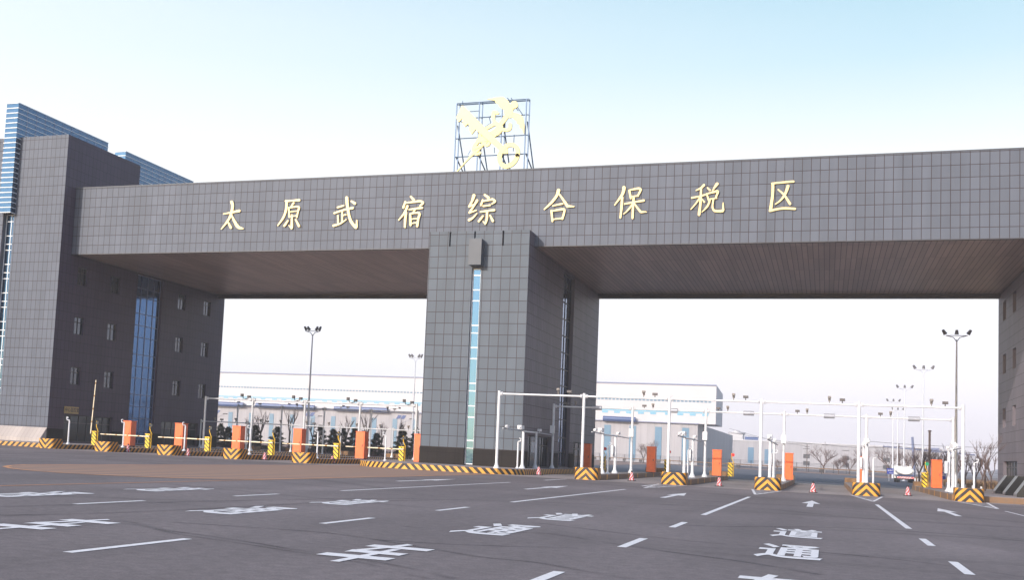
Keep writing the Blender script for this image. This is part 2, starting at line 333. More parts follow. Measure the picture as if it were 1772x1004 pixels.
def stroke(mb, pts, conv, depth_vec, sub=4, capn=6):
    """brush stroke: pts (x,y,width) smoothed, as a raised solid; conv maps (x,y)->world"""
    P = [Vector(p) for p in pts]; Q = []
    for i in range(len(P) - 1):
        p0, p1, p2, p3 = P[max(i - 1, 0)], P[i], P[i + 1], P[min(i + 2, len(P) - 1)]
        for k in range(sub):
            u = k / sub; Q.append(.5 * ((2 * p1) + (p2 - p0) * u + (2 * p0 - 5 * p1 + 4 * p2 - p3) * u * u + (3 * p1 - p0 - 3 * p2 + p3) * u ** 3))
    Q.append(P[-1]); Ls, Rs = [], []
    for i, q in enumerate(Q):
        d = (Q[min(i + 1, len(Q) - 1)] - Q[max(i - 1, 0)]); d = Vector((d.x, d.y)).normalized(); n = Vector((-d.y, d.x)) * max(q.z, 4) / 2
        Ls.append(Vector((q.x, q.y)) + n); Rs.append(Vector((q.x, q.y)) - n)
    def cap(c, a, r): return [Vector((c.x, c.y)) + Vector((math.cos(a + PI * k / capn), math.sin(a + PI * k / capn))) * r for k in range(1, capn)]
    d0 = Q[1] - Q[0]; d1 = Q[-1] - Q[-2]
    outl = Ls + cap(Q[-1], math.atan2(d1.y, d1.x) + PI / 2, max(Q[-1].z, 4) / 2 * -1)[::-1] * 0
    e = max(Q[-1].z, 4) / 2; a1 = math.atan2(d1.y, d1.x); endc = [Vector((Q[-1].x, Q[-1].y)) + Vector((math.cos(a1 + PI / 2 - PI * k / capn), math.sin(a1 + PI / 2 - PI * k / capn))) * e for k in range(1, capn)]
    e = max(Q[0].z, 4) / 2; a0 = math.atan2(d0.y, d0.x); stc = [Vector((Q[0].x, Q[0].y)) + Vector((math.cos(a0 - PI / 2 - PI * k / capn), math.sin(a0 - PI / 2 - PI * k / capn))) * e for k in range(1, capn)]
    W = lambda p: Vector(conv(p.x, p.y)); dv = Vector(depth_vec)
    for (a, bb, c, d) in zip(Ls, Ls[1:], Rs[1:], Rs): mb.face([W(a) + dv, W(d) + dv, W(c) + dv, W(bb) + dv])
    mb.face([W(p) + dv for p in [Rs[-1]] + endc[::-1] + [Ls[-1]]][::1]); mb.face([W(p) + dv for p in [Ls[0]] + stc[::-1] + [Rs[0]]])
    loop = Ls + endc + Rs[::-1] + stc
    for a, bb in zip(loop, loop[1:] + loop[:1]): mb.face([W(a) + dv, W(bb) + dv, W(bb), W(a)])
def glyphs(text, mat, name, parent, M4, size=1.0, bold=.02, extrude=0.0, spacing=1.0, label=None):
    """lettering from Blender's built-in font stack, turned into a mesh"""
    c = bpy.data.curves.new('t', 'FONT'); c.body = text; c.size = size; c.offset = bold; c.extrude = extrude; c.align_x = 'CENTER'; c.align_y = 'CENTER'; c.space_character = spacing; c.resolution_u = 3
    o = bpy.data.objects.new('t', c); C.objects.link(o); dg = bpy.context.evaluated_depsgraph_get(); dg.update()
    me = bpy.data.meshes.new_from_object(o.evaluated_get(dg)); bpy.data.objects.remove(o)
    me.transform(M4); me.name = name; me.materials.clear(); me.materials.append(MATS[mat])
    ob = bpy.data.objects.new(name, me); C.objects.link(ob)
    if parent is not None:
        ob.parent = parent
        if '_org' in parent: ob.location = -Vector(parent['_org'])
    if label: ob['label'] = label
    return ob
LN = ['beside the left tower', 'second from the left tower', 'third from the left tower', 'fourth from the left tower', 'just left of the central pillar']
RN = ['first right of the central pillar', 'second right of the central pillar', 'third right of the central pillar', 'second left of the right tower', 'beside the right tower']
XL = [-63.3, -57.5, -51.3, -45.0, -38.8]; XR = [-16.1, -9.95, -3.7, 2.5, 8.6]
ZI = .4
# ================================================================== SETTING
g = MB(); g.face([(-1200, -60, 0), (1200, -60, 0), (1200, 1500, 0), (-1200, 1500, 0)])
road = tag(g.build('ground', 'asphalt'), kind='structure')
g = MB(); g.face([(-62, 80.8, .004), (11.5, 80.8, .004), (11.5, 124, .004), (-62, 124, .004)]); pad = tag(g.build('concrete_pavement', 'pad_concrete'), kind='structure')
g = MB(); g.face([(-62, 124, .006), (13, 124, .006), (13, 262, .006), (-1, 290, .006), (-14, 316, .006), (-47, 360, .006), (-62, 300, .006)]); tag(g.build('rear_road', 'rear_asphalt'), kind='structure')
g = MB(); g.face([(13.6, 127, .05), (400, 127, .05), (400, 1100, .05), (16, 290, .05)]); tag(g.build('dry_grass_field', 'dry_grass'), kind='structure')
g = MB(); g.face([(-300, 137, .03), (-62.5, 137, .03), (-35, 139, .03), (-47, 380, .03), (-120, 440, .03), (-300, 440, .03)]); tag(g.build('bare_earth_ground', 'bare_earth'), kind='structure')
g = MB(); g.face([(13, 262, .03), (30, 262, .03), (30, 330, .03), (-40, 395, .03), (-130, 440, .03), (-47, 361, .03), (-14, 317, .03), (-1, 291, .03)]); tag(g.build('far_verge', 'bare_earth'), kind='structure')
# road markings, children of the ground sheet
def line(name, mat, x0, x1, y0, y1, z=.008):
    q = MB(); q.face([(x0, y0, z), (x1, y0, z), (x1, y1, z), (x0, y1, z)]); return q.build(name, mat, road)
for X in (2.42, -3.75, -10.25, -16.75):
    line('lane_line', 'road_white', X - .09, X + .09, 39.5, 64)
    for y in (31.2, 23.2, 14.1 if X > -12 else 15.0, 6.0): line('lane_line', 'road_white', X - .09, X + .09, y, y + (3.0 if y > 20 else 3.4))
line('edge_line', 'road_yellow', -22.95, -22.8, 5, 88)
for X in (-41.0, -47.2, -53.4, -59.6):
    for y in (48, 56, 65, 76.5): line('lane_line', 'road_faint', X - .06, X + .06, y, y + 3.6)
for X, b0 in ((8.45, 60.7),): line('lane_line', 'road_white', X - .06, X + .06, 52, 66)
for X in (-.65, -6.95, -13.35, -19.9, 5.2):   # arrows
    z = .009; q = MB(); q.face([(X - .13, 54, z), (X + .13, 54, z), (X + .13, 59.6, z), (X - .13, 59.6, z)]); q.face([(X - .42, 58.9, z + .002), (X, 60.2, z + .002), (X + .42, 58.9, z + .002), (X, 63.8, z + .002)][:1] + [(X + .42, 58.9, z + .002), (X, 63.8, z + .002)])
    q.build('road_arrow', 'road_white', road)
for X in (-17.0, -10.75):
    z = .009; q = MB(); q.face([(X - .12, 73.8, z), (X + .12, 73.8, z), (X + .06, 80.6, z), (X - .06, 80.6, z)]); q.build('lane_line', 'road_white', road)
for X in XR[1:]:   # hollow wedge in front of each island nose
    z = .009; q = MB()
    A, B_, T = (X - .95, 82.6), (X + .95, 82.6), (X - .05, 69.5)
    def seg(a, bb, wd):
        d = Vector((bb[0] - a[0], bb[1] - a[1])).normalized(); n = Vector((-d.y, d.x)) * wd / 2
        q.face([(a[0] + n.x, a[1] + n.y, z), (a[0] - n.x, a[1] - n.y, z), (bb[0] - n.x, bb[1] - n.y, z), (bb[0] + n.x, bb[1] + n.y, z)])
    seg(A, T, .15)
    z = .0105; seg(T, B_, .15)
    z = .0095
    for k in (.3, .55, .8): seg((A[0] * k + T[0] * (1 - k), A[1] * k + T[1] * (1 - k)), (B_[0] * k + T[0] * (1 - k), B_[1] * k + T[1] * (1 - k) - .8), .5)
    q.build('nose_wedge_marking', 'road_white', road)
for i, X in enumerate((-.68, -6.92, -13.4, -19.75)):
    for ch, y0, y1 in (('车', 15.8, 19.5), ('通', 23.3, 27.3), ('道', 30.2, 34.2)):
        wd = 1.19; M4 = Matrix.Translation((X, (y0 + y1) / 2, .011)) @ Matrix.Diagonal((wd, y1 - y0, 1, 1))
        glyphs(ch, 'road_white', 'road_lettering', road, M4, 1.08, .022)
for y_ in (86.5, 92.5, 98.5, 104.5, 110.5, 116.5):
    line('pavement_joint', 'frame_dark', -61.9, -37, y_, y_ + .04); line('pavement_joint', 'frame_dark', -20.9, 9.2, y_, y_ + .04)
line('pavement_joint', 'kerb_brown', -61.9, 9.4, 80.86, 80.94)
# hatched area in front of the pillar island
pts = [(-35.3, 90)]; 
for k in range(0, 13):
    a = PI + PI * k / 12; pts.append((-29.1 + 6.2 * math.cos(a), 46.5 + 7.6 * math.sin(a)))
pts.append((-22.95, 86)); 
g = MB(); g.face([(x, y, .006) for x, y in pts]); g.build('painted_hatching', 'hatching', road)
g = MB()
for a, bb in zip(pts, pts[1:]):
    d = Vector((bb[0] - a[0], bb[1] - a[1])).normalized(); n = Vector((-d.y, d.x)) * .12
    g.face([(a[0] + n.x, a[1] + n.y, .010), (a[0] - n.x, a[1] - n.y, .010), (bb[0] - n.x, bb[1] - n.y, .010), (bb[0] + n.x, bb[1] + n.y, .010)][::-1])
g.build('edge_line', 'road_yellow', road)
# tyre marks curving over the apron
m, t, b = newmat('tyre_mark'); b.inputs['Base Color'].default_value = (.045, .036, .04, 1); b.inputs['Roughness'].default_value = .7
tc = N(t, 'ShaderNodeTexCoord'); no = N(t, 'ShaderNodeTexNoise'); no.inputs['Scale'].default_value = .6; no.inputs['Detail'].default_value = 8; no.inputs['Roughness'].default_value = .65; t.links.new(tc.outputs['Object'], no.inputs['Vector'])
sp = N(t, 'ShaderNodeSeparateXYZ'); uvn = N(t, 'ShaderNodeUVMap'); t.links.new(uvn.outputs[0], sp.inputs[0])
mr = N(t, 'ShaderNodeMapRange'); mr.inputs[1].default_value = .35; mr.inputs[2].default_value = .7; mr.inputs[4].default_value = .45; t.links.new(no.outputs['Fac'], mr.inputs[0])
pp = N(t, 'ShaderNodeMath', operation='PINGPONG'); pp.inputs[1].default_value = .5; t.links.new(sp.outputs[1], pp.inputs[0])
m2 = N(t, 'ShaderNodeMath', operation='MULTIPLY'); t.links.new(pp.outputs[0], m2.inputs[0]); t.links.new(mr.outputs[0], m2.inputs[1])
m3 = N(t, 'ShaderNodeMath', operation='MULTIPLY'); m3.inputs[1].default_value = 2.2; t.links.new(m2.outputs[0], m3.inputs[0]); t.links.new(m3.outputs[0], b.inputs['Alpha'])
def tyre(path, wd, z):
    P = [onz(*p) for p in path]; Q = []
    for i in range(len(P) - 1):
        p0, p1, p2, p3 = P[max(i - 1, 0)], P[i], P[i + 1], P[min(i + 2, len(P) - 1)]
        for k in range(6):
            u = k / 6; Q.append(.5 * ((2 * p1) + (p2 - p0) * u + (2 * p0 - 5 * p1 + 4 * p2 - p3) * u * u + (3 * p1 - p0 - 3 * p2 + p3) * u ** 3))
    Q.append(P[-1]); q = MB(); L = 0
    for i in range(len(Q) - 1):
        d = (Q[i + 1] - Q[i]); ln = d.length; d0 = (Q[i + 1] - Q[max(i - 1, 0)]).normalized(); d1 = (Q[min(i + 2, len(Q) - 1)] - Q[i]).normalized()
        n0 = Vector((-d0.y, d0.x, 0)) * wd / 2; n1 = Vector((-d1.y, d1.x, 0)) * wd / 2; zz = Vector((0, 0, z))
        q.face([Q[i] - n0 + zz, Q[i + 1] - n1 + zz, Q[i + 1] + n1 + zz, Q[i] + n0 + zz], [(L, 0), (L + ln, 0), (L + ln, 1), (L, 1)]); L += ln
    return q.build('tyre_mark', 'tyre_mark', road)
for k, (path, wd) in enumerate((
    ([(200, 902), (234, 906), (291, 919), (356, 928), (423, 938), (508, 952), (569, 960), (679, 979), (787, 1003)], .30),
    ([(215, 907), (245, 911), (300, 924), (365, 934), (433, 944), (515, 957), (575, 966), (660, 983), (740, 1003)], .24),
    ([(620, 930), (763, 954), (838, 966), (922, 974), (1007, 989), (1092, 1003)], .30),
    ([(700, 912), (820, 922), (939, 915 + 9), (1024, 936), (1149, 955), (1290, 974), (1420, 996)], .35),
    ([(930, 906), (1060, 922), (1200, 938), (1400, 955), (1600, 975), (1770, 1000)], .35),
    ([(0, 893), (152, 890), (305, 884), (440, 877), (575, 870), (760, 866)], .5),
    ([(0, 878), (220, 872), (480, 866), (700, 864), (980, 872), (1200, 886)], .5),
    ([(300, 905), (550, 922), (652, 935), (800, 944), (1000, 950)], .3),
    ([(1100, 905), (1240, 912), (1440, 914), (1640, 925), (1772, 938)], .4),
    ([(900, 858), (1100, 872), (1300, 880), (1520, 900), (1772, 915)], .6))): tyre(path, wd, .0045 + .0001 * k)
# platforms round the towers
def platform(poly, kmat, name, stripe_to=None):
    o = tag(MB().prism(poly, 0, ZI - .02, top=False).build(name, kmat), kind='structure')
    tp = MB(); tp.face([(*p, ZI) for p in poly]); tp.build('paving', 'paving', o)
    kr = MB()
    for a, bb in zip(poly, poly[1:] + poly[:1]):
        d = Vector((bb[0] - a[0], bb[1] - a[1])); 
        if d.length < .05: continue
        kr.face([(*a, ZI - .02), (*bb, ZI - .02), (*bb, ZI), (*a, ZI)])
    kr.build('kerb_edge', 'concrete', o); return o
platform([(-130, 85.5), (-64.4, 85.5), (-64.4, 130), (-130, 130)], 'kerb_stripe', 'left_pavement')
platform([(9.5, 84.0), (60, 84.0), (60, 127), (9.5, 127)], 'kerb_patch', 'right_pavement')
# distant hills
g = MB(); random.seed(4); n = 60; hp = []
for i in range(n + 1):
    x = -300 + 1400 * i / n; hp.append((x, 1300 + 60 * math.sin(i * .3), 20 + 14 * math.sin(i * .23 + 1.2) + 7 * math.sin(i * .61) + random.uniform(-2, 2)))
for a, bb in zip(hp, hp[1:]):
    g.face([(a[0], a[1] - 120, 0), (bb[0], bb[1] - 120, 0), bb, a]); g.face([a, bb, (bb[0], bb[1] + 100, 0), (a[0], a[1] + 100, 0)])
tag(g.build('hills', 'hill_earth', smooth=True), kind='structure')
# ================================================================== GATE BUILDING
YP, YB, XT, XP, XQ, XRT = 91.84, 93.67, -70.13, -23.19, -31.95, 15.27
ZB0, ZB1 = 19.12, 25.76
gate = empty('gate_building', 'huge dark grey tiled gateway with towers, central pillar and long lettered beam', 'building')
mb = MB(); mb.box(XT, XRT, YB, 124, ZB0, ZB1, skip='d')
mb.build('beam', 'beam_tile', gate)
mb = MB(); mb.face([(XT, 123, ZB0 + .06), (XRT, 123, ZB0 + .06), (XRT, YB + .05, ZB0 + .06), (XT, YB + .05, ZB0 + .06)]); mb.build('soffit', 'soffit_panel', gate)
mb = MB(); mb.box(XT, XRT, 123.0, 124.02, ZB0 - .35, ZB0 + .3); mb.box(XT, XRT, YB - .004, YB + .3, ZB0 - .06, ZB0 + .005); mb.build('soffit_edge_trim', 'frame_dark', gate)
mb = MB(); mb.box(XT, XRT, YB - .03, YB + .4, ZB1 + .003, ZB1 + .09); mb.build('coping', 'plain_grey_stone', gate)
def pane(u0, u1, v0, v1, axis, pos, sign, mat, fm, nu=1, rows=(), fw=.07, name='window', proud=.05, left_open=False):
    """one window: frame bars (part) with its pane (sub-part)"""
    P = (lambda u, v, d=0: (u, pos - d, v)) if axis == 'y' else (lambda u, v, d=0: (pos + sign * d, u, v))
    fr = MB()
    def bar(a, bb, c, d, pr):
        p, q = P(a, c, 0), P(bb, d, pr); fr.box(min(p[0], q[0]), max(p[0], q[0]), min(p[1], q[1]), max(p[1], q[1]), min(p[2], q[2]), max(p[2], q[2]))
    bar(u0, u0 + fw, v0, v1, proud); bar(u1 - fw, u1, v0, v1, proud); bar(u0 + fw, u1 - fw, v1 - fw, v1, proud); bar(u0 + fw, u1 - fw, v0, v0 + fw, proud)
    for k in range(1, nu):
        uc = u0 + (u1 - u0) * k / nu; bar(uc - fw / 2, uc + fw / 2, v0 + fw, v1 - fw, proud - .006)
    for r_ in rows: bar(u0 + fw, u1 - fw, r_ - fw / 2, r_ + fw / 2, proud - .012)
    f = fr.build(name, fm, gate)
    q = MB(); pts_ = [P(u0, v0, -.01), P(u1, v0, -.01), P(u1, v1, -.01), P(u0, v1, -.01)]
    if axis == 'x' and sign < 0: pts_ = pts_[::-1]
    q.face(pts_); q.build('pane', mat, f); return f
# --- left tower
ZT = 30.8; rows = [(16.25, 18.05), (11.25, 13.05), (6.2, 8.0)]; cols = [(94.9, 96.5), (100.6, 102.3), (114.1, 115.8), (120.0, 121.7)]
mb = MB()
slotX = (-77.35, -76.05)
wall(mb, 'y', YP, -100, XT, 1.75, ZT, [(slotX[0], slotX[1], 2.0, 23.0, .8)], .8)
mb.face([(-100, YP, ZT), (XT, YP, ZT), (XT, 104.6, ZT), (-100, 104.6, ZT)]); mb.face([(XT, 104.6, ZB1 - 1), (-100, 104.6, ZB1 - 1), (-100, 104.6, ZT), (XT, 104.6, ZT)])
mb.build('tower_front_wall', 'tower_tile', gate)
holes = [(a, bb, c, d) for (c, d) in rows for (a, bb) in cols] + [(105.6, 110.7, .5, 19.0), (94.4, 102.7, .5, 3.2), (112.2, 120.4, .5, 3.2)]
mb = MB(); wall(mb, 'x', XT, YP, 125, ZI, ZB1 - .5, [h for h in holes], .35, 1)
wall(mb, 'x', XT, YP, 104.6, ZB1 - .5, ZT, [], .3, 1)
mb.box(-100, XT, 104.6, 125, ZI, ZB1 - .3, skip='frd')
mb.build('tower_side_wall', 'shaded_side_tile', gate)
mb = MB(); mb.box(-74.3, XT, 111, 112.4, ZB1 - .4, 30.3); mb.build('roof_parapet_block', 'tower_tile', gate)
mb = MB(); mb.face([(-100, YP - .9, ZI + .35), (XT - .03, YP - .9, ZI + .35), (XT - .03, YP - .01, 1.8), (-100, YP - .01, 1.8)]); mb.face([(XT - .03, YP - .9, ZI + .35), (XT - .03, YP + .1, ZI + .35), (XT - .03, YP - .01, 1.8)]); mb.face([(-100, YP - .9, ZI), (XT - .03, YP - .9, ZI), (XT - .03, YP - .9, ZI + .35), (-100, YP - .9, ZI + .35)])
mb.build('sloping_stone_plinth', 'light_stone', gate)
mb = MB()
for a, bb in ((YP, 94.4), (102.7, 105.6), (110.7, 112.2), (120.4, 125.1)): MB().box(XT - .05, XT + .03, a, bb, ZI, 1.75).build('base_band', 'dark_stone', gate)
for (c, d) in rows:
    for (a, bb) in cols: pane(a, bb, c, d, 'x', XT - .22, 1, 'window_glass', 'frame_dark', 2, (c + 1.25,), .07)
zr = [.5 + 1.28 * k for k in range(1, 14)]
pane(105.6, 110.7, .5, 19.0, 'x', XT - .33, 1, 'deep_glass', 'mullion_blue', 4, [1.9, 3.3, 4.6, 5.9, 7.7, 9.0, 10.3, 12.2, 13.5, 14.8, 16.6, 17.6], .07, 'curtain_wall')
pane(94.4, 102.7, .5, 3.2, 'x', XT - .33, 1, 'dark_glass', 'frame_dark', 6, (2.4,), .09, 'entrance_glazing')
pane(112.2, 120.4, .5, 3.2, 'x', XT - .33, 1, 'dark_glass', 'frame_dark', 6, (2.4,), .09, 'entrance_glazing')
pane(slotX[0], slotX[1], 2.0, 23.0, 'y', YP + .55, 1, 'blue_glass', 'frame_light', 2, [2 + 1.45 * k for k in range(1, 15)] + [2.6 + 2.9 * k for k in range(7)], .07, 'slot_window')
sg = MB(); s0, s1 = onx(111, 708, XT), onx(134, 719.5, XT)
sg.box(XT, XT + .12, s0.y, s1.y, 3.3, 4.0); sgo = sg.build('name_board', 'sign_yellow', gate)
M4 = Matrix.Translation((XT + .128, (s0.y + s1.y) / 2, 3.65)) @ Matrix(((0, 0, 1, 0), (1, 0, 0, 0), (0, 1, 0, 0), (0, 0, 0, 1)))
glyphs('中心监控室', 'frame_dark', 'board_lettering', sgo, M4, .46, .006, 0, 1.02)
# glass fins on the tower
for (a, bb, z0) in ((91.14, 106.6, 23.0), (110.1, 125.4, 25.5)):
    mb = MB(); mb.box(-77.4, -75.95, a, bb, z0, 34.15); fin = mb.build('glass_fin', 'blue_glass', gate)
    ms = MB(); k = z0
    while k < 34.3:
        ms.box(-77.44, -75.91, a - .05, a + .0, k - .04, k + .04); ms.box(-75.95, -75.91, a, bb + .03, k - .04, k + .04); k += .507
    ms.build('mullion', 'frame_light', fin)
    ms = MB(); yy = a + 1.45
    while yy < bb: ms.box(-75.95, -75.93, yy - .03, yy + .03, z0, 34.15); yy += 1.45
    ms.build('vertical_mullion', 'mullion_blue', fin)
# --- central pillar
ZPT = 20.18
sx0, sx1 = -28.05, -27.27
holes = [(sx0, sx1, .5, 16.98, .45)]
groove = []
for (u, y0, y1) in ((779, 400, 426.5), (822, 399, 412), (871, 398, 425)):
    a = ony(u, (y0 + y1) / 2, YP); groove.append((a.x - .07, a.x + .07, ony(u, y1, YP).z, ZPT - .04, .3))
mb = MB(); wall(mb, 'y', YP, XQ, XP, 1.82, ZPT, [(sx0, sx1, 1.82, 16.98, .45)] + groove, .3)
mb.face([(XQ, YP, ZPT), (XP, YP, ZPT), (XP, YB, ZPT), (XQ, YB, ZPT)])
for h in groove: mb.face([(h[0], YP + .3, h[2]), (h[1], YP + .3, h[2]), (h[1], YP + .3, h[3]), (h[0], YP + .3, h[3])])
mb.build('pillar_front_wall', 'pillar_tile', gate)
dr = [onx(972, 600, XP).y, onx(991, 600, XP).y]
d1 = (onx(913, 780, XP).y, onx(953, 780, XP).y); d2 = (onx(991, 790, XP).y + .2, onx(1021, 790, XP).y)
print('pillar side', dr, d1, d2)
d2 = (max(d2[0], dr[1] + .6), d2[1])
mb = MB(); wall(mb, 'x', XP, YP, 123.6, ZI, ZPT - 1, [(dr[0], dr[1], .5, 18.9, .4), (d1[0], d1[1], .45, 3.2, .4), (d2[0], d2[1], .45, 3.0, .4)], .4, 1)
wall(mb, 'x', XP, YP, YB, ZPT - 1, ZPT, [], .3, 1)
wall(mb, 'x', XQ, YP, 123.6, ZI, ZB0 + 1, [], .3, -1); mb.face([(XP, 123.6, ZI), (XQ, 123.6, ZI), (XQ, 123.6, ZB0), (XP, 123.6, ZB0)])
mb.build('pillar_side_wall', 'lightened_side_tile', gate)
for bx_ in ((XQ - .03, sx0, YP - .04, YP + .5), (sx1, XP + .03, YP - .04, d1[0]), (XP - .1, XP + .034, d1[1], dr[0]), (XP - .1, XP + .034, dr[1], d2[0]), (XP - .1, XP + .034, d2[1], 123.5)):
    MB().box(*bx_, ZI, 1.82).build('base_band', 'dark_stone', gate)
pr = [ony(x, y, YP + .3).z for x, y in ((831, 476.7), (830, 502), (828, 521), (826, 563.5), (825, 576.7), (824, 602), (822, 621.3), (820, 663.8), (819, 677), (818, 703), (817, 722.5), (815, 763), (814, 776.7))]
pane(sx0, sx1, .5, 16.98, 'y', YP + .3, 1, 'blue_glass', 'frame_light', 1, pr, .09, 'slot_window')
pane(dr[0], dr[1], .5, 18.9, 'x', XP - .36, 1, 'deep_glass', 'frame_dark', 4, [1.9, 3.3, 5.0, 6.6, 8.2, 9.8, 11.4, 13, 14.6, 16.2, 17.6], .1, 'curtain_wall')
pane(d1[0], d1[1], .45, 3.2, 'x', XP - .36, 1, 'dark_glass', 'frame_dark', 4, (2.4,), .1, 'entrance_glazing')
pane(d2[0], d2[1], .45, 3.0, 'x', XP - .36, 1, 'dark_glass', 'frame_dark', 4, (2.3,), .1, 'entrance_glazing')
mb = MB(); mb.box(ony(811.6, 458, YP - .6).x, -27.05, YP - .85, YP, 17.15, 19.35, skip='b'); mb.build('hood_over_slot', 'plain_grey_stone', gate)
# --- right tower
holes = [(a, bb, c, d) for (c, d) in rows for (a, bb) in ((95, 96.8), (101, 102.8), (113.1, 115.0), (119.1, 121.1))] + [(112.3, 120.6, .45, 3.1)]
ZC = ZB1 - .3
mb = MB(); wall(mb, 'x', XRT, YP, 124.2, ZI, ZC, holes, .35, -1); mb.face([(45, 124.2, ZI), (XRT, 124.2, ZI), (XRT, 124.2, ZC), (45, 124.2, ZC)]); mb.face([(XRT, 104.6, ZC), (45, 104.6, ZC), (45, 124.2, ZC), (XRT, 124.2, ZC)])
mb.face([(XRT, YP, ZI), (45, YP, ZI), (45, YP, ZT), (XRT, YP, ZT)]); mb.face([(XRT, 104.6, ZC), (XRT, YP, ZC), (XRT, YP, ZT), (XRT, 104.6, ZT)]); mb.face([(XRT, YP, ZT), (45, YP, ZT), (45, 104.6, ZT), (XRT, 104.6, ZT)]); mb.face([(45, 104.6, ZC), (XRT, 104.6, ZC), (XRT, 104.6, ZT), (45, 104.6, ZT)])
mb.build('right_tower_wall', 'lightened_side_tile', gate)
for h in holes: pane(h[0], h[1], h[2], h[3], 'x', XRT + .33, -1, 'dark_glass', 'frame_dark', 2 if h[3] - h[2] < 2 else 5, (h[3] - .55,), .08, 'window' if h[3] - h[2] < 2 else 'entrance_glazing')
MB().box(XRT - .03, XRT + .05, YP, 112.3, ZI, 1.0).build('base_band', 'dark_stone', gate); MB().box(XRT - .03, XRT + .05, 120.6, 124.25, ZI, 1.0).build('base_band', 'dark_stone', gate)
# --- nine gold characters, brush strokes
sA, sB, sC = 1772 / 280, 1772 / 210, 1772 / 220
OA, OB, OC, OD = (370, 335, sA), (670, 320, sB), (920, 310, sC), (1180, 300, sC)
CH = [
 ('tai', OA, [[(115,225,14),(180,213,18),(285,192,28)],[(202,95,32),(212,140,28),(195,230,26),(160,300,22),(90,390,12)],[(202,240,16),(235,310,28),(275,370,34),(325,385,16)],[(168,322,18),(193,375,26)]]),
 ('yuan', OA, [[(795,85,24),(870,80,20),(940,74,28)],[(805,85,26),(797,180,24),(765,270,22),(707,352,12)],[(880,105,20),(852,148,16)],[(826,155,16),(834,260,18)],[(830,158,14),(935,147,22),(928,200,18),(915,262,18)],[(845,203,12),(915,194,12)],[(840,256,14),(915,246,14)],[(862,240,20),(862,370,26)],[(858,380,26),(830,352,10)],[(818,302,18),(780,356,24)],[(905,290,18),(940,358,26)]]),
 ('wu', OA, [[(1362,154,20),(1425,135,20)],[(1325,217,20),(1430,182,20),(1525,160,28)],[(1412,205,18),(1412,315,18)],[(1418,242,14),(1452,234,16)],[(1365,245,18),(1368,335,18)],[(1318,355,26),(1390,332,18),(1455,288,12)],[(1462,50,34),(1475,180,28),(1505,300,30),(1562,374,32)],[(1568,370,26),(1573,295,12)],[(1515,88,20),(1550,110,30)]]),
 ('su', OB, [[(352,175,28),(395,222,36)],[(272,248,24),(242,335,32)],[(268,268,22),(490,240,32)],[(490,240,32),(530,266,36),(485,312,18)],[(302,315,34),(262,410,30),(175,518,16)],[(285,405,30),(272,500,34),(266,618,28)],[(330,364,22),(515,338,34)],[(412,365,24),(378,425,20)],[(345,430,28),(350,590,32)],[(350,424,18),(475,415,32),(462,500,32),(446,605,34)],[(365,505,18),(440,496,20)],[(365,566,18),(440,558,20)]]),
 ('zong', OB, [[(1272,158,46),(1245,240,32),(1200,318,26)],[(1200,325,22),(1270,290,22)],[(1318,232,38),(1278,300,28),(1207,408,28)],[(1207,412,24),(1308,374,18)],[(1202,515,38),(1250,490,30),(1318,420,14)],[(1432,150,32),(1485,190,38)],[(1402,225,26),(1376,300,28)],[(1395,245,22),(1545,214,32)],[(1545,214,32),(1580,245,34),(1535,284,16)],[(1410,315,24),(1508,300,26)],[(1370,398,24),(1568,372,34)],[(1466,398,32),(1462,500,32),(1440,572,28)],[(1440,572,24),(1408,540,14)],[(1405,460,24),(1345,535,30)],[(1510,450,22),(1550,530,36)]]),
 ('he', OC, [[(380,160,46),(350,240,36),(280,330,32),(180,425,16)],[(392,215,22),(450,300,32),(505,382,40)],[(505,380,36),(595,386,16)],[(300,376,18),(435,346,26)],[(280,445,28),(295,590,26)],[(285,450,20),(430,425,32),(462,445,30),(432,558,28)],[(310,564,18),(432,550,22)]]),
 ('bao', OC, [[(1290,122,48),(1270,210,36),(1160,365,14)],[(1265,260,34),(1256,400,32),(1240,540,26)],[(1365,160,28),(1385,270,26)],[(1362,158,18),(1490,135,32),(1522,155,30),(1482,238,24)],[(1390,246,18),(1488,238,20)],[(1300,350,22),(1430,326,24),(1565,302,32)],[(1425,265,30),(1416,400,32),(1410,548,28)],[(1408,352,22),(1352,430,22),(1287,490,12)],[(1432,342,22),(1490,420,30),(1528,464,28)],[(1528,464,28),(1600,462,16)]]),
 ('shui', OD, [[(310,166,32),(270,205,26),(200,242,14)],[(140,345,24),(240,326,22),(325,302,24)],[(270,205,28),(262,400,32),(241,578,38)],[(253,338,20),(200,420,20),(127,505,12)],[(282,360,14),(315,405,24)],[(360,207,20),(395,240,24)],[(492,152,42),(455,205,26),(427,250,12)],[(347,290,22),(376,380,24)],[(347,292,16),(480,256,32),(504,266,30),(472,348,22)],[(376,364,18),(488,350,18)],[(395,375,22),(360,460,26),(282,545,10)],[(440,370,24),(430,480,24),(465,528,32),(568,528,38)],[(578,515,32),(577,415,12)]]),
 ('qu', OD, [[(1255,145,22),(1400,130,26),(1555,117,28)],[(1270,150,38),(1265,300,36),(1236,520,42)],[(1228,525,32),(1400,492,30),(1575,498,32)],[(1480,182,42),(1440,290,34),(1380,375,24),(1302,435,14)],[(1342,230,18),(1430,310,28),(1508,430,34)]])]
for nm, (ox, oy, sc), sts in CH:
    mb = MB()
    for k, st in enumerate(sts):
        conv = lambda x, y: ony(ox + x / sc, oy + y / sc, YB - .002)
        stroke(mb, st, conv, (0, -.13 - .004 * k, 0))
    mb.build('gold_character', 'gold', gate)
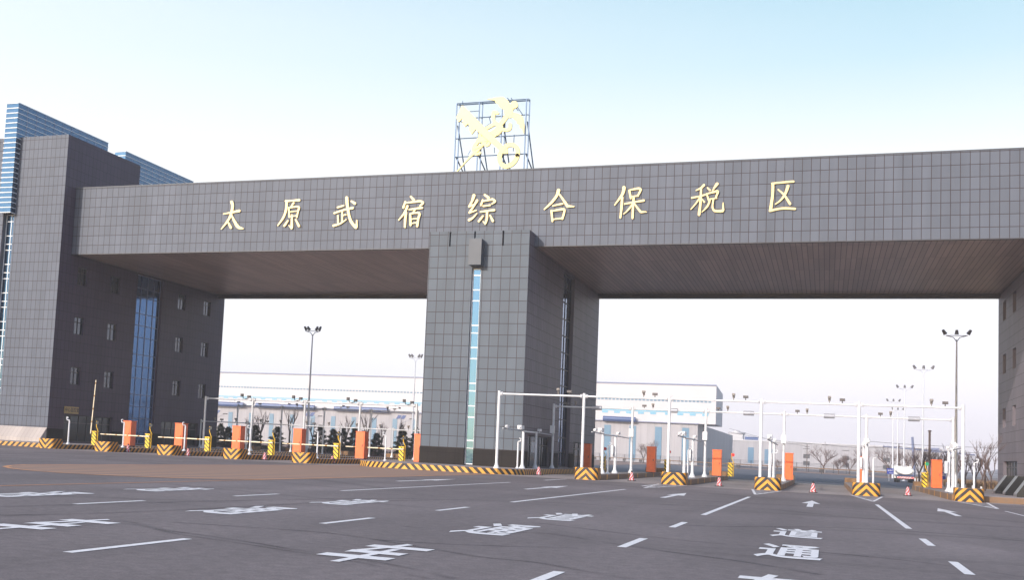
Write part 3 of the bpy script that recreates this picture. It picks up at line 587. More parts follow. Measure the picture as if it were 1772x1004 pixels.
# ================================================================== ROOF EMBLEM
ye = 96.2
em = empty('roof_emblem', 'pale gold crossed key and winged staff emblem on a blue steel frame on the roof', 'emblem', loc=tuple(ony(850, 296, ye)))
em['_org'] = tuple(em.location)
zr0 = ZB1 + .0
eo = (760, 150, 1255 / 200)
E3 = lambda x, y, Y=ye: ony(eo[0] + x / eo[2], eo[1] + y / eo[2], Y)
tr = MB()
def bar(a, bb, r_=.06): tr.tube([a, bb], r_, 5)
XS = [E3(190, 160).x, E3(437, 150).x, E3(688, 135).x, E3(950, 110).x]
zt = E3(190, 165).z; lev = [E3(170, 345).z + .1, E3(165, 550).z, E3(155, 750).z]
for x in XS:
    bar((x - .12, ye + .45, ZB1), (x - .12, ye + .45, zt)); bar((x + .12, ye + .65, ZB1), (x + .12, ye + .65, zt))
    bar((x, ye + .6, zt - 2.0), (x + .1, ye + 4.2, ZB1)); bar((x, ye + .6, lev[2]), (x + .1, ye + 3.6, ZB1 + .9)); bar((x, ye + .6, ZB1 + .8), (x + .1, ye + 3.9, ZB1 + .8))
for z in [zt, zt - .12] + lev: bar((XS[0] - .1, ye + .5, z), (XS[3] + .1, ye + .5, z), .05)
for z in (zt, ZB1 + .8): bar((XS[0], ye + 1.0, z), (XS[3], ye + 1.0, z), .04)
for (a, bb) in (((330, 270), (430, 262)), ((540, 320), (560, 390)), ((560, 390), (480, 450)), ((640, 260), (540, 330)), ((780, 120), (905, 300)), ((740, 120), (860, 260)), ((815, 520), (805, 700)), ((600, 660), (600, 720)), ((340, 690), (310, 740)), ((255, 155), (255, 210)), ((225, 370), (400, 470))): bar(E3(*a, ye + .4), E3(*bb, ye + .4), .035)
tr.build('support_frame', 'truss_blue', em)
def flat(mb, pts, Y, th=.16):
    P = [E3(x, y, Y) for x, y in pts]; mb.face(P[::-1]); mb.face([p + Vector((0, th, 0)) for p in P])
    for a, bb in zip(P, P[1:] + P[:1]): mb.face([a, bb, bb + Vector((0, th, 0)), a + Vector((0, th, 0))])
ky = MB()
flat(ky, [(245, 203), (185, 335), (205, 382), (222, 372), (245, 345), (262, 362), (252, 400), (280, 432), (312, 402), (328, 420), (318, 462), (352, 515), (395, 462), (470, 530), (700, 728), (745, 722), (742, 670), (705, 655), (500, 445), (265, 206)], ye, .18)
ring = [(757 + 92 * math.cos(a) * math.cos(-.6) - 128 * math.sin(a) * math.sin(-.6), 752 + 92 * math.cos(a) * math.sin(-.6) * 1 + 128 * math.sin(a) * math.cos(-.6), 42) for a in [2 * PI * k / 24 for k in range(25)]]
ring = [(758 + 96 * math.cos(2 * PI * k / 24) + 28 * math.sin(2 * PI * k / 24), 750 - 118 * math.sin(2 * PI * k / 24) , 46) for k in range(25)]
stroke(ky, ring, lambda x, y: E3(x, y, ye + .16), (0, -.17, 0), 2)
ky.build('golden_key', 'emblem_gold', em)
st_ = MB()
cv = lambda x, y: E3(x, y, ye + .42)
for k, s_ in enumerate([[(182, 944, 8), (330, 775, 18), (420, 690, 40)], [(420, 690, 34), (600, 500, 40), (740, 320, 50), (800, 225, 44)], [(820, 196, 76), (822, 202, 76)],
        [(590, 330, 40), (600, 285, 44), (640, 290, 30)], [(600, 310, 26), (600, 380, 34), (680, 440, 34), (640, 515, 34), (540, 540, 36), (470, 560, 36), (400, 630, 36), (375, 690, 34), (410, 735, 30), (450, 720, 24)],
        [(775, 415, 40), (765, 465, 36), (700, 470, 34), (620, 410, 34), (550, 440, 34), (470, 490, 34), (450, 560, 30), (520, 640, 36), (560, 590, 30)],
        [(430, 590, 50), (560, 540, 80), (650, 470, 60)], [(380, 680, 30), (470, 640, 26)]]): stroke(st_, s_, cv, (0, -.16 - .005 * k, 0), 3)
st_.build('winged_staff', 'emblem_gold', em)
wg = MB()
flat(wg, [(520, 134), (620, 112), (700, 108), (745, 150), (800, 230), (800, 300), (745, 320), (700, 285), (705, 250), (655, 215), (640, 190), (612, 170), (604, 148)], ye + .22, .14)
flat(wg, [(720, 300), (790, 275), (860, 288), (905, 320), (925, 420), (920, 515), (895, 455), (872, 440), (868, 410), (842, 395), (835, 365), (808, 350), (795, 330), (760, 340)], ye + .23, .13)
wg.build('wing', 'emblem_gold', em)
# ================================================================== TRAFFIC ISLANDS
def nose(X, y0=82.8, wd=.85, dp=1.3):
    p = [(X - wd, y0 + dp), ]
    r_ = .35
    for k in range(7): a = PI + PI / 2 * k / 6; p.append((X - wd + r_ + r_ * math.cos(a), y0 + r_ + r_ * math.sin(a)))
    for k in range(7): a = 1.5 * PI + PI / 2 * k / 6; p.append((X + wd - r_ + r_ * math.cos(a), y0 + r_ + r_ * math.sin(a)))
    p.append((X + wd, y0 + dp)); return p
def island(X, y1, kmat, cmat, label, group, y0=84.1, w=.8, rear=True, bl=.86):
    o = empty('traffic_island', label, 'traffic island', group, (X, y0, 0))
    poly = [(X - w, y1), (X - w, y0), (X + w, y0), (X + w, y1)]
    MB().prism(poly, 0, ZI, top=False).build('kerb', kmat, o)
    tp = MB(); tp.face([(X - w, y0, ZI), (X + w, y0, ZI), (X + w, y1, ZI), (X - w, y1, ZI)]); tp.build('deck', 'concrete', o)
    p = nose(X); per = 0; tot = sum(math.dist(a, bb) for a, bb in zip(p, p[1:]))
    MB().prism(p, 0, bl, u0=tot / 2).build('crash_block', cmat, o)
    if rear:
        b2 = [(X + .8, y1), (X + .8, y1 + .5), (X - .8, y1 + .5), (X - .8, y1)]
        q = MB(); q.prism([(X - .82, y1 - 1.6), (X + .82, y1 - 1.6), (X + .82, y1 + .2), (X - .82, y1 + .2)], 0, .82, u0=.82); q.build('rear_block', 'kerb_brown', o)
    return o
for i, X in enumerate(XL): island(X, 122, 'kerb_stripe' if i else 'kerb_stripe', 'chevron_down', 'low traffic island with black and yellow striped kerb, ' + LN[i], 'striped islands left of the pillar')
for i, X in enumerate(XR): island(X, 119.5 + .6 * i, 'kerb_patch', 'chevron_up', 'brown kerbed traffic island with chevron nose block, ' + RN[i], 'traffic islands right of the pillar', w=.85 if i < 4 else .92)
o = empty('traffic_island', 'wide rounded island carrying the central pillar, with striped kerb', 'traffic island', None, (-29, 84, 0))
pl = [(-36.6, 122), (-36.6, 92.5), (-36.2, 89.2), (-35.3, 86.8), (-34, 85), (-32, 83.6), (-30.1, 83.1), (-29, 83.0), (-25, 83.0), (-22.9, 83.6), (-21.9, 84.8), (-21.5, 86.5), (-21.4, 122)]
L0 = 0
for a, bb in zip(pl[:6], pl[1:7]): L0 += math.dist(a, bb)
q = MB(); q.prism(pl, 0, ZI + .03, u0=L0, top=False); q.build('kerb', 'chevron_up_long' if 'chevron_up_long' in MATS else 'kerb_stripe', o)
bpy.data.objects[o.children[0].name].data.materials[0] = stripes('kerb_chevron', (.68, .33, .05), BLK, .62, '^', .5)
tp = MB(); tp.face([(*p, ZI + .03) for p in pl]); tp.build('deck', 'paving', o)
# ================================================================== LANE EQUIPMENT
def post(mb, x, y, z0, z1, r_=.1):
    mb.tube([(x, y, z0), (x, y, z1)], r_, 10); mb.lathe([(0, 0), (r_ * 2.4, 0), (r_ * 2.4, .04), (r_ * 1.25, .3), (r_, .5)], (x, y, z0), 10)
def camera_bullet(mb, x, y, z, s=1.0, up=True):
    # upright white housing on a bracket
    mb.tube([(x, y, z), (x, y, z + .32 * s)], .035, 6); mb.tube([(x, y + .18 * s, z + .25 * s), (x, y - .25 * s, z + .55 * s)], .11 * s, 8)
    mb.box(x - .15 * s, x + .15 * s, y - .22 * s, y + .12 * s, z + .42 * s, z + .66 * s)
def camera_lamp(mb, x, y, z, s=1.0):
    mb.tube([(x, y, z), (x, y, z + .18 * s), (x, y - .05, z + .3 * s)], .035, 6); mb.box(x - .24 * s, x + .24 * s, y - .14, y + .12, z + .22 * s, z + .46 * s); mb.box(x - .20 * s, x + .20 * s, y - .17, y - .145, z + .25 * s, z + .43 * s)
def gantry(label, xs, y, zt, metal, kinds, boxes=False, r_=.105, rb=.07, cammat='camera_dark', z0=ZI, arms=None):
    o = empty('lane_gantry', label, 'gantry', None, (xs[0], y, z0))
    for k, x in enumerate(xs):
        q = MB(); post(q, x, y, z0, zt + .22, r_); q.build('post', metal, o)
        if boxes:
            q = MB(); q.box(x - .17 - .05, x + .17 + .0, y - .36, y - r_ - .005, 3.55, 4.25); q.build('control_box', 'white_metal', o)
    for k, (a, bb) in enumerate(zip(xs, xs[1:])):
        q = MB(); q.tube([(a + r_ + .003, y, zt), (bb - r_ - .003, y, zt)], rb, 8)
        for xx in (a + r_ + .06, a + r_ + .14, bb - r_ - .06, bb - r_ - .14): q.tube([(xx - .025, y, zt), (xx + .025, y, zt)], rb * 2.1, 10)
        q.build('crossbeam', metal, o)
        for kd, fx in kinds:
            x = a + (bb - a) * fx; q = MB()
            if kd == 'bullet': camera_bullet(q, x, y, zt + rb, .72); q.build('camera', 'camera_grey', o)
            if kd == 'lamp': camera_lamp(q, x, y, zt + rb, .72); q.build('flash_lamp', cammat, o)
            if kd == 'hood':
                q.tube([(x - .42, y, zt - .02), (x + .42, y, zt - .02)], .19, 12); q.build('antenna_drum', 'grey_metal', o)
            if kd == 'slab': q.box(x - .5, x + .5, y - .35, y + .35, zt - .36, zt - .2); q.tube([(x, y, zt - .2), (x, y, zt - rb)], .04, 6); q.build('antenna_panel', 'grey_metal', o)
            if kd == 'hook':
                q.tube([(x - .35, y - .1, zt + .42), (x - .25, y - .1, zt + .12), (x, y - .1, zt - .02 + rb), (x + .3, y - .1, zt + .15), (x + .42, y - .1, zt + .3)], .04, 6)
                q.box(x - .52, x - .3, y - .3, y + .05, zt + .3, zt + .62); q.box(x + .3, x + .58, y - .3, y + .05, zt + .2, zt + .45); q.build('camera', 'frame_dark', o)
    return o
gR = [ony(p[0], p[1], 85).x for p in ((864, 683), (1011, 684), (1159, 692), (1318, 697), (1487, 702), (1667, 708))]
gantry('tall white gantry spanning the entry lanes in front, right of pillar', gR, 85, 6.12, 'white_metal', [('bullet', .70), ('lamp', .83)])
gR2 = [-22.9] + [ony(p[0], p[1], 102).x for p in ((1095, 706), (1222, 710), (1357.5, 715), (1500, 720), (1650, 725))]
gantry('white rear gantry with grey drums and wall boxes over entry lanes', gR2, 102, 6.0, 'white_metal', [('lamp', .16), ('bullet', .28), ('hood', .55)], boxes=True)
gantry('grey gantry with hanging panels over the exit lanes, left of pillar', XL, 110, 5.88, 'galvanised', [('slab', .62), ('hook', .85)], r_=.12, rb=.08)
gantry('darker grey gantry farthest back behind the exit lanes', [-69.5, -63.3, -57.5, -51.3, -45.3], 129, 5.8, 'galvanised', [('lamp', .5), ('bullet', .35)], z0=0, rb=.07)
gantry('low grey gantry with small cameras behind the exit lanes', [-69.5, -63.3, -57.5, -51.3, -45, -39], 120, 3.5, 'galvanised', [('bullet', .3), ('lamp', .45), ('bullet', .75)], rb=.06, r_=.08)
def detector(X, ys, yf, yr, label, X1=None, zt=3.5):
    """pair of low posts with a cross rail, arms forward and back, cameras on the arms"""
    o = empty('detector_stand', label, 'detector stand', 'low detector stands on the entry islands', (X, ys[0], ZI))
    q = MB(); post(q, X, ys[0], ZI, zt, .11); q.build('post', 'white_metal', o)
    q = MB(); post(q, X, ys[1], ZI, zt + .02, .11); q.build('post', 'white_metal', o)
    q = MB(); q.tube([(X, ys[0], zt - .08), (X, ys[1], zt - .06)], .07, 8); q.build('cross_rail', 'white_metal', o)
    q = MB(); q.tube([(X - .1, yf + .15, zt), (X, ys[0] - .1, zt - .05)], .045, 6); q.build('front_arm', 'grey_metal', o)
    if yr: q = MB(); q.tube([(X, ys[1] + .1, zt - .05), (X, yr - .15, zt - .1)], .045, 6); q.build('rear_arm', 'grey_metal', o)
    for yy, s_ in ((yf + 1.0, .6), (ys[0] - .9, 1.0), (ys[1] + 1.2, .7)):
        q = MB(); q.box(X - .16 * s_, X + .16 * s_, yy - .5 * s_, yy + .5 * s_, zt + .08, zt + .08 + .3 * s_); q.tube([(X, yy, zt - .05), (X, yy, zt + .1)], .03, 6)
        q.tube([(X, yy - .5 * s_, zt + .08 + .15 * s_), (X, yy - .62 * s_, zt + .08 + .15 * s_)], .09 * s_, 8); q.build('camera', 'white_metal', o)
    q = MB(); q.box(X - .3, X - .12, ys[1] - .35, ys[1] + .3, 1.75, 2.65); q.build('control_box', 'white_metal', o)
    return o
detector(-22.9, (91.2, 95.6), 85, 102, 'white detector stand with control box beside the central pillar')
for i, X in enumerate(XR[:4]): detector(X + (.0, .0, -.1, .15)[i], (89.2 + (0, 0, -1, -1)[i], 95), 85, 102, 'white detector stand with cameras on island ' + RN[i])
detector(XR[4] - .1, (92.4, 95.4), 85, 102, 'white detector stand with short arms on island ' + RN[4])
# orange cabinets
def cabinet(X, Y, label, s=.85, h=2.42):
    o = empty('kiosk', label, 'kiosk', 'orange kiosks on the islands', (X, Y, ZI))
    q = MB(); q.box(X - s / 2, X + s / 2, Y, Y + s * 1.1, ZI + .06, ZI + h); q.build('cabinet', 'orange_paint', o)
    q = MB(); q.box(X - s / 2 - .02, X + s / 2 + .02, Y - .02, Y + s * 1.1 + .02, ZI, ZI + .06); q.build('plinth', 'frame_dark', o)
    q = MB(); q.box(X - s / 2 + .08, X + s / 2 - .08, Y - .02, Y - .001, ZI + .25, ZI + h - .2); dp = q.build('door', 'orange_paint', o)
    q = MB(); q.box(X + s / 2 - .2, X + s / 2 - .15, Y - .05, Y - .021, ZI + 1.1, ZI + 1.3); q.build('handle', 'frame_dark', dp)
    q = MB(); q.box(X - s / 2 - .05, X + s / 2 + .05, Y - .05, Y + s * 1.1 + .05, ZI + h, ZI + h + .05); q.build('lid', 'orange_paint', o)
    return o
for i, X in enumerate(XL): cabinet(X, 95.2, 'tall orange metal kiosk on the striped island ' + LN[i])
cabinet(-33.0, 94.3, 'orange kiosk half hidden by the left edge of the central pillar', .7)
for i, X in enumerate([-15.45, -9.45, -3.2, 3.05, 8.8]): cabinet(X, 111 - (2.0 if i == 4 else 0), 'tall orange metal kiosk on the island ' + RN[i], .8)
cabinet(-21.9, 112.5, 'orange kiosk beside the right side of the central pillar', .8)
# barrier gates
def barrier(X, Y, raised, label, boom=True, bl=5.0, lens='black_rubber', grp='boom barriers of the exit lanes'):
    o = empty('boom_barrier', label, 'boom barrier', grp, (X, Y, ZI))
    q = MB(); q.box(X - .22, X + .22, Y - .18, Y + .22, ZI, ZI + 1.25); q.build('housing', 'gate_stripe', o)
    q = MB(); q.box(X - .25, X + .25, Y - .21, Y + .25, ZI + 1.25, ZI + 1.31); q.build('lid', 'yellow_paint', o)
    if boom:
        q = MB()
        if raised: q.tube([(X - .3, Y - .26, ZI + 1.05), (X - .12, Y - .26, ZI + 1.05 + bl)], [.055, .04], 6)
        else: q.tube([(X + .25, Y - .26, ZI + 1.06), (X - bl, Y - .26, ZI + 1.06)], [.06, .045], 6)
        q.build('boom', 'boom_stripe', o)
    q = MB(); q.tube([(X + .3, Y, ZI), (X + .3, Y, ZI + 1.35), (X + .1, Y, ZI + 1.75), (X + .08, Y, ZI + 2.25)], .035, 6); q.build('lamp_stem', 'yellow_paint', o)
    q = MB(); q.tube([(X + .22, Y - .08, ZI + 2.08), (X + .22, Y + .1, ZI + 2.08)], .16, 12); q.build('signal_lamp', lens, o)
    return o
for i, X in enumerate(XL): barrier(X, 90, i == 0, ('yellow striped boom barrier with its arm raised, ' if i == 0 else 'yellow striped boom barrier with lowered arm on island ') + LN[i])
barrier(-35, 95.8, False, 'yellow striped boom barrier on the left edge of the wide pillar island', bl=5.3)
for i, X in enumerate([-21.2, -14.9, -8.9]): barrier(X + .3, 116, False, 'yellow striped barrier housing with red signal behind the orange kiosk, ' + ['beside the pillar'] [0] if i == 0 else 'yellow striped barrier housing with red signal on island ' + RN[i - 1], False, lens='red_lens', grp='barrier housings of the entry lanes')
barrier(8.1, 113, False, 'dark yellow barrier housing with green signal left of the rightmost orange kiosk', False, lens='green_lens', grp='barrier housings of the entry lanes')
# hooked posts
def hookpost(X, Y, label, d=-1):
    o = empty('swan_neck_post', label, 'post', 'white swan neck posts on the islands', (X, Y, ZI))
    q = MB(); q.tube([(X, Y, ZI + .04), (X, Y, ZI + 2.12)], .065, 8); q.lathe([(0, 0), (.17, 0), (.17, .04), (.07, .16)], (X, Y, ZI), 10); q.build('post', 'white_metal', o)
    q = MB(); q.tube([(X, Y, ZI + 2.1), (X, Y, ZI + 2.18), (X - .22 * d, Y - .1, ZI + 2.22), (X - .25 * d, Y - .1, ZI + 2.42), (X - .1 * d, Y - .1, ZI + 2.44)], .045, 6); q.build('neck', 'white_metal', o)
for i, X in enumerate([-67.1] + XL[1:]): hookpost(X, 86 if i else 91.2, 'thin white swan neck post ' + ('in front of the yellow name board' if i == 0 else 'on the island ' + LN[i]), 1)
hookpost(-63.3, 86, 'thin white swan neck post in front of the leftmost orange kiosk', 1)
hookpost(-35, 91.7, 'thin white swan neck post on the pillar island beside its barrier', 1)
for i, X in enumerate([-23.0, -15.8, -9.75, -3.6, 3.15, 9.6]): hookpost(X, 90, 'white swan neck post ' + ('at the foot of the central pillar' if i == 0 else 'on the island ' + RN[i - 1]), -1)
# traffic cones
def cone(x, y, label):
    o = empty('traffic_cone', label, 'traffic cone', 'traffic cones at the lane entrances', (x, y, 0))
    q = MB(); q.prism([(x - .28, y - .28), (x + .28, y - .28), (x + .28, y + .28), (x - .28, y + .28)], .002, .06, bottom=True); q.build('base', 'cone_base', o)
    q = MB(); q.lathe([(.22, .06), (.19, .12), (.085, .64)], (x, y, 0), 14); q.build('body', 'cone_stripe', o)
    q = MB(); q.lathe([(.085, .64), (.07, .76), (0, .78)], (x, y, 0), 12); q.build('tip', 'cone_base', o)
for (px, py, lb) in ((221, 783.5, 'leftmost red and white striped cone, in front of the first orange kiosk'), (325, 790, 'red and white cone in front of the second orange kiosk from left'), (458, 797, 'red and white cone before the barrier of the fourth island from left'), (575, 803, 'red and white cone just left of the wide pillar island'),
    (932, 823, 'red and white cone before the right side of the central pillar'), (1093, 833, 'red and white cone between the first two chevron blocks right of pillar'), (1244.5, 842.5, 'red and white cone before the second orange kiosk right of pillar'), (1407, 853.5, 'red and white cone in the lane with the upright road arrow'), (1571, 859, 'rightmost red and white cone, below the tanker truck')):
    p = onz(px, py); cone(p.x, p.y, lb)
# wedge shaped granite blocks at the right tower
for k, (y, lb) in enumerate(((98.2, 'farther'), (92.8, 'nearer'), (87.6, 'nearest'))):
    X = 12.1; o = empty('granite_wedge', lb + ' black granite wedge with sloping grey face by the right tower door', 'stone block', 'granite wedges at the right tower', (X, y, ZI))
    pf = [(X - .2, .0), (X + 1.6, .0), (X + 1.6, 1.4), (X + .6, 1.4), (X - .2, .2)]
    q = MB()
    for yy, rv in ((y, False), (y + 1.4, True)):
        P = [(a, yy, ZI + bb) for a, bb in pf]; q.face(P[::-1] if rv else P)
    for a, bb in zip(pf, pf[1:] + pf[:1]): q.face([(a[0], y, ZI + a[1]), (a[0], y + 1.4, ZI + a[1]), (bb[0], y + 1.4, ZI + bb[1]), (bb[0], y, ZI + bb[1])])
    q.build('block', 'granite_black', o)
    q = MB(); q.face([(X - .205, y - .01, ZI + .21), (X + .595, y - .01, ZI + 1.41), (X + .595, y + 1.41, ZI + 1.41), (X - .205, y + 1.41, ZI + .21)]); q.face([(X - .21, y - .01, ZI), (X - .21, y - .01, ZI + .21), (X - .21, y + 1.41, ZI + .21), (X - .21, y + 1.41, ZI)][::-1]); q.build('sloping_face', 'granite_grey', o)
# ================================================================== MASTS
def mast(X, Y, h, label, z0=0.0, head='ring'):
    o = empty('floodlight_mast', label, 'light mast', 'floodlight masts', (X, Y, z0))
    q = MB(); q.tube([(X, Y, z0), (X, Y, h - 1.2)], [.17, .075], 10); q.lathe([(0, 0), (.32, 0), (.32, .05), (.2, .1)], (X, Y, z0), 10); q.build('pole', 'galvanised', o)
    q = MB()
    for s_ in (-1, 1):
        q.tube([(X, Y, h - 1.4), (X + s_ * .3, Y, h - .95), (X + s_ * 1.0, Y, h - .75)], .05, 6)
    q.tube([(X - 1.05, Y, h - .75), (X + 1.05, Y, h - .75)], .045, 6); q.build('bracket', 'galvanised', o)
    for x in ((-.9, -.45, .45, .9) if X < 0 else (-1.05, 0, 1.05)):
        q = MB(); s_ = (x > 0) - (x < 0); q.tube([(X + x, Y, h - .62), (X + x + s_ * .28, Y - .1, h - .16)], [.21, .13], 10); q.build('floodlight', 'flood_grey', o)
for k, (X, Y, z0) in enumerate(((-62.9, 136, 0), (-62.6, 175.8, 0), (12.5, 133.1, 0), (12.6, 178.5, 0), (12.6, 220.6, 0), (13.0, 265, 0), (15.8, 301.7, 0))):
    mast(X, Y, 16.9, ['tall floodlight mast left of the central pillar, nearer', 'distant floodlight mast just left of the central pillar', 'nearest tall floodlight mast left of the right tower', 'second floodlight mast from the right tower', 'third floodlight mast from the right tower', 'farther thin floodlight mast above the blue sign', 'farthest small floodlight mast above the tanker'][k], z0)
# ================================================================== TREES
def grow(mb, p, d, ln, r_, depth, rnd, spread=.5, up=.15, n=3):
    q = p + d * ln; mid = (p + q) / 2 + Vector((rnd.uniform(-1, 1), rnd.uniform(-1, 1), 0)) * ln * .05
    mb.tube([p, mid, q], [r_, r_ * .85, r_ * .65], 5 if r_ > .03 else 3, False)
    if depth == 0: return
    for k in range(n):
        a = rnd.uniform(0, 2 * PI); v = Vector((math.cos(a), math.sin(a), 0)) * spread * rnd.uniform(.6, 1.2) + d * 1.0 + Vector((0, 0, up))
        grow(mb, p + d * ln * rnd.uniform(.55, 1.0) if k else q, v.normalized(), ln * rnd.uniform(.6, .85), r_ * .6, depth - 1, rnd, spread, up, n)
def bare_tree(x, y, h, label, seed, spread=.5, depth=4, group='bare trees behind the gate', z0=0.0, n=3, stake=False, th=.28, tr=None, up=.15):
    rnd = random.Random(seed); o = empty('bare_tree', label, 'tree', group, (x, y, z0))
    tr = tr or h * .022
    q = MB(); q.tube([(x, y, z0 - .05), (x + .03, y, z0 + h * th * .5), (x, y, z0 + h * th)], [tr * 1.25, tr, tr * .85], 7); q.build('trunk', 'bark', o)
    q = MB()
    for k in range(n + 2):
        a = rnd.uniform(0, 2 * PI); v = Vector((math.cos(a) * spread, math.sin(a) * spread, 1)).normalized()
        grow(q, Vector((x, y, z0 + h * th * rnd.uniform(.8, 1))), v, h * rnd.uniform(.2, .3), tr * .55, depth - 1, rnd, spread, up, n)
    q.build('branches', 'twig', o)
    if stake:
        q = MB()
        for a in (.3, 2.4, 4.5): q.tube([(x + .75 * math.cos(a), y + .75 * math.sin(a), z0), (x, y, z0 + 1.5)], .035, 5)
        q.build('stake', 'bark', o)
    return o
def shrub(x, y, h, label, seed, group='dark conifers behind the exit lanes'):
    rnd = random.Random(seed); o = empty('conifer', label, 'tree', group, (x, y, 0)); q = MB(); q.tube([(x, y, 0), (x, y, h * .9)], [.09, .02], 6); q.build('trunk', 'bark', o)
    q = MB()
    for k in range(2200):
        t_ = rnd.random() ** 1.4; z = h * (.08 + .92 * t_); R_ = h * .46 * (1 - t_) ** .8 * (.75 + .35 * math.sin(z * 9 + seed)) + .05; a = rnd.uniform(0, 2 * PI); rr = R_ * rnd.uniform(.35, 1.1)
        c = Vector((x + rr * math.cos(a), y + rr * math.sin(a), z)); d = Vector((math.cos(a), math.sin(a), rnd.uniform(-.1, .8))).normalized(); s_ = rnd.uniform(.15, .4); e = d.cross(Vector((0, 0, 1))).normalized() * .07
        q.face([c - e, c + e, c + d * s_ + e * .3]); f_ = Vector((0, 0, .05)); q.face([c - f_, c + f_, c + d * s_])
    q.build('crown', 'needle', o); return o
k = 0
for px, top, by in ((393, 741, 779), (440, 738, 779), (478, 741, 783), (552, 738, 787), (590, 742, 788), (628, 748, 790), (650, 752, 790), (695, 745, 794), (718, 744, 796), (575, 745, 785), (380, 735, 776), (612, 743, 787)):
    Y = 146 + (k * 7) % 12; p = onx(px, by, 1) if False else ony(px, by, Y); zt_ = ony(px, top, Y).z
    shrub(p.x, Y, zt_ + .1, 'dark bushy conifer ' + ['against the left tower edge', 'behind the third kiosk from left', 'right of the third barrier lamp', 'right of the near mast', 'behind the lowered arm left of pillar', 'behind the kiosk left of the pillar', 'behind the rightmost exit boom', 'beside the pillar island barrier', 'nearest the pillar edge', 'low, behind the fifth island', 'lowest, half hidden by the left tower', 'between two grey gantry posts'][k], 20 + k); k += 1
for k, (px, Y) in enumerate(((430, 156), (450, 158), (500, 160), (540, 158), (598, 160), (632, 158), (660, 162), (688, 157))):
    p = ony(px, 770, Y); bare_tree(p.x, Y, 5.2 + (k % 3) * .7, 'small pruned bare tree ' + ['left of', 'right of', 'well right of', 'just before', 'in the middle behind', 'right behind', 'farther right behind', 'at the pillar edge behind'][k] + ' the grey exit gantry', 50 + k, .35, 3, 'pruned bare trees behind the exit lanes', th=.45)
# right side trees
bare_tree(12.6, 110.5, 4.9, 'staked bare tree with upright branches beside the right tower', 7, .42, 4, None, ZI, 3, True, .36, .07, .1)
k = 0
for (px, by, Y, h) in ((1688, 845, 150, 4.8), (1643, 842, 155, 5.5), (1622, 838, 165, 5.2), (1590, 836, 172, 5.5), (1605, 836, 180, 5.4), (1670, 840, 175, 5), (1715, 842, 190, 5.2), (1630, 836, 200, 5.6), (1575, 832, 215, 6), (1598, 832, 235, 6.4), (1655, 836, 230, 5.5), (1700, 838, 240, 5.5)):
    p = ony(px, by, Y); bare_tree(p.x, Y, h, 'slender bare tree ' + ['behind the staked tree', 'right of the tall mast base', 'behind the right blue sign', 'right of the tanker truck', 'behind the rightmost kiosk', 'farther off past the front gantry end', 'close to the right tower edge', 'deeper in the row behind the blue sign', 'left end of the row behind the tanker', 'far back right of the tanker', 'far back left of the right tower', 'farthest, low against the right tower'][k], 90 + k, .42, 4, 'bare trees on the dry grass'); k += 1
for k, (px, Y, h, sp) in enumerate(((1425, 330, 9.5, .75), (1451, 322, 6.0, .8), (1470, 326, 6.4, .7), (1505, 330, 9.0, .7), (1540, 318, 8.5, .7), (1560, 322, 8, .7), (1113, 385, 8.0, .5), (1345, 345, 4.5, .8), (1122, 388, 8.5, .5))):
    p = ony(px, 815, Y); bare_tree(p.x, Y, h, 'far round bare tree ' + ['with widest crown before the low warehouse', 'small, right of the widest one', 'small, behind an entry lane', 'behind the fourth orange kiosk', 'above the blue sign', 'just left of the tanker', 'left one of two at the big warehouse', 'low bush like by the fence', 'right one of two at the big warehouse'][k], 130 + k, sp, 5 if h > 7 else 4, 'far bare trees', n=4 if h < 7 else 3, th=.2)
# ================================================================== BACKGROUND BUILDINGS
YW = 420
wh = empty('warehouse', 'large white two tier warehouse with blue window bands behind the gate', 'building', None, (-60, YW, 0))
c_ur = ony(1240, 667, YW); c_lr = ony(1207.5, 734, YW); x_ur = c_ur.x; z_u = c_ur.z; z_m = c_lr.z; xl = -330
zbk = onx(1251, 683, x_ur); 
q = MB(); yb_ = zbk.y
P = lambda x, y, z: (x, y, z)
q.face([P(xl, YW, z_m), P(x_ur, YW, z_m), P(x_ur, YW, z_u), P(xl, YW, z_u)])
q.face([P(x_ur, YW, z_m), P(x_ur, yb_, z_m), P(x_ur, yb_, zbk.z), P(x_ur, YW, z_u)])
q.face([P(xl, YW, z_u), P(x_ur, YW, z_u), P(x_ur, yb_, zbk.z), P(xl, yb_, zbk.z)]); q.face([P(xl, yb_, z_m), P(x_ur, yb_, z_m), P(x_ur, YW, z_m), P(xl, YW, z_m)])
q.face([P(x_ur, yb_, z_m), P(xl, yb_, z_m), P(xl, yb_, zbk.z), P(x_ur, yb_, zbk.z)])
q.build('upper_storey', 'warehouse_white', wh)
yl_ = onx(1268, 755, c_lr.x).y; q = MB(); q.box(xl, c_lr.x, YW + .3, yl_, 0, z_m - .02, skip='d'); q.build('lower_storey', 'warehouse_grey', wh)
q = MB(); q.box(xl, x_ur + .1, YW - .3, YW - .02, z_u - .3, z_u + .1); q.box(xl, c_lr.x + .3, YW - .6, YW - .05, z_m - .15, z_m + .12); q.build('eaves_trim', 'mullion_blue', wh)
for (x, ya, yb2) in ((1100, 0, 0),):
    z1a, z1b = ony(1100, 690.8, YW).z, ony(1100, 693.5, YW).z; z2a, z2b = ony(1100, 710, YW).z, ony(1100, 716.5, YW).z
b1 = MB(); xx = xl + 2; xe = ony(1228, 690, YW).x
while xx < xe: b1.box(xx, xx + .95, YW - .08, YW - .02, z1b, z1a); xx += 1.35
b1.build('window_band', 'window_blue', wh)
b1 = MB(); b1.box(xl, xe, YW - .08, YW - .02, z2a - .5, z2a); b1.build('window_band', 'window_cyan', wh)
b1 = MB(); xx = xl + 2
k = 0
while xx < xe:
    b1.box(xx, xx + 2.1, YW - .09, YW - .02, z2b, z2a - .6); xx += 4.3 if k % 5 else 5.2; k += 1
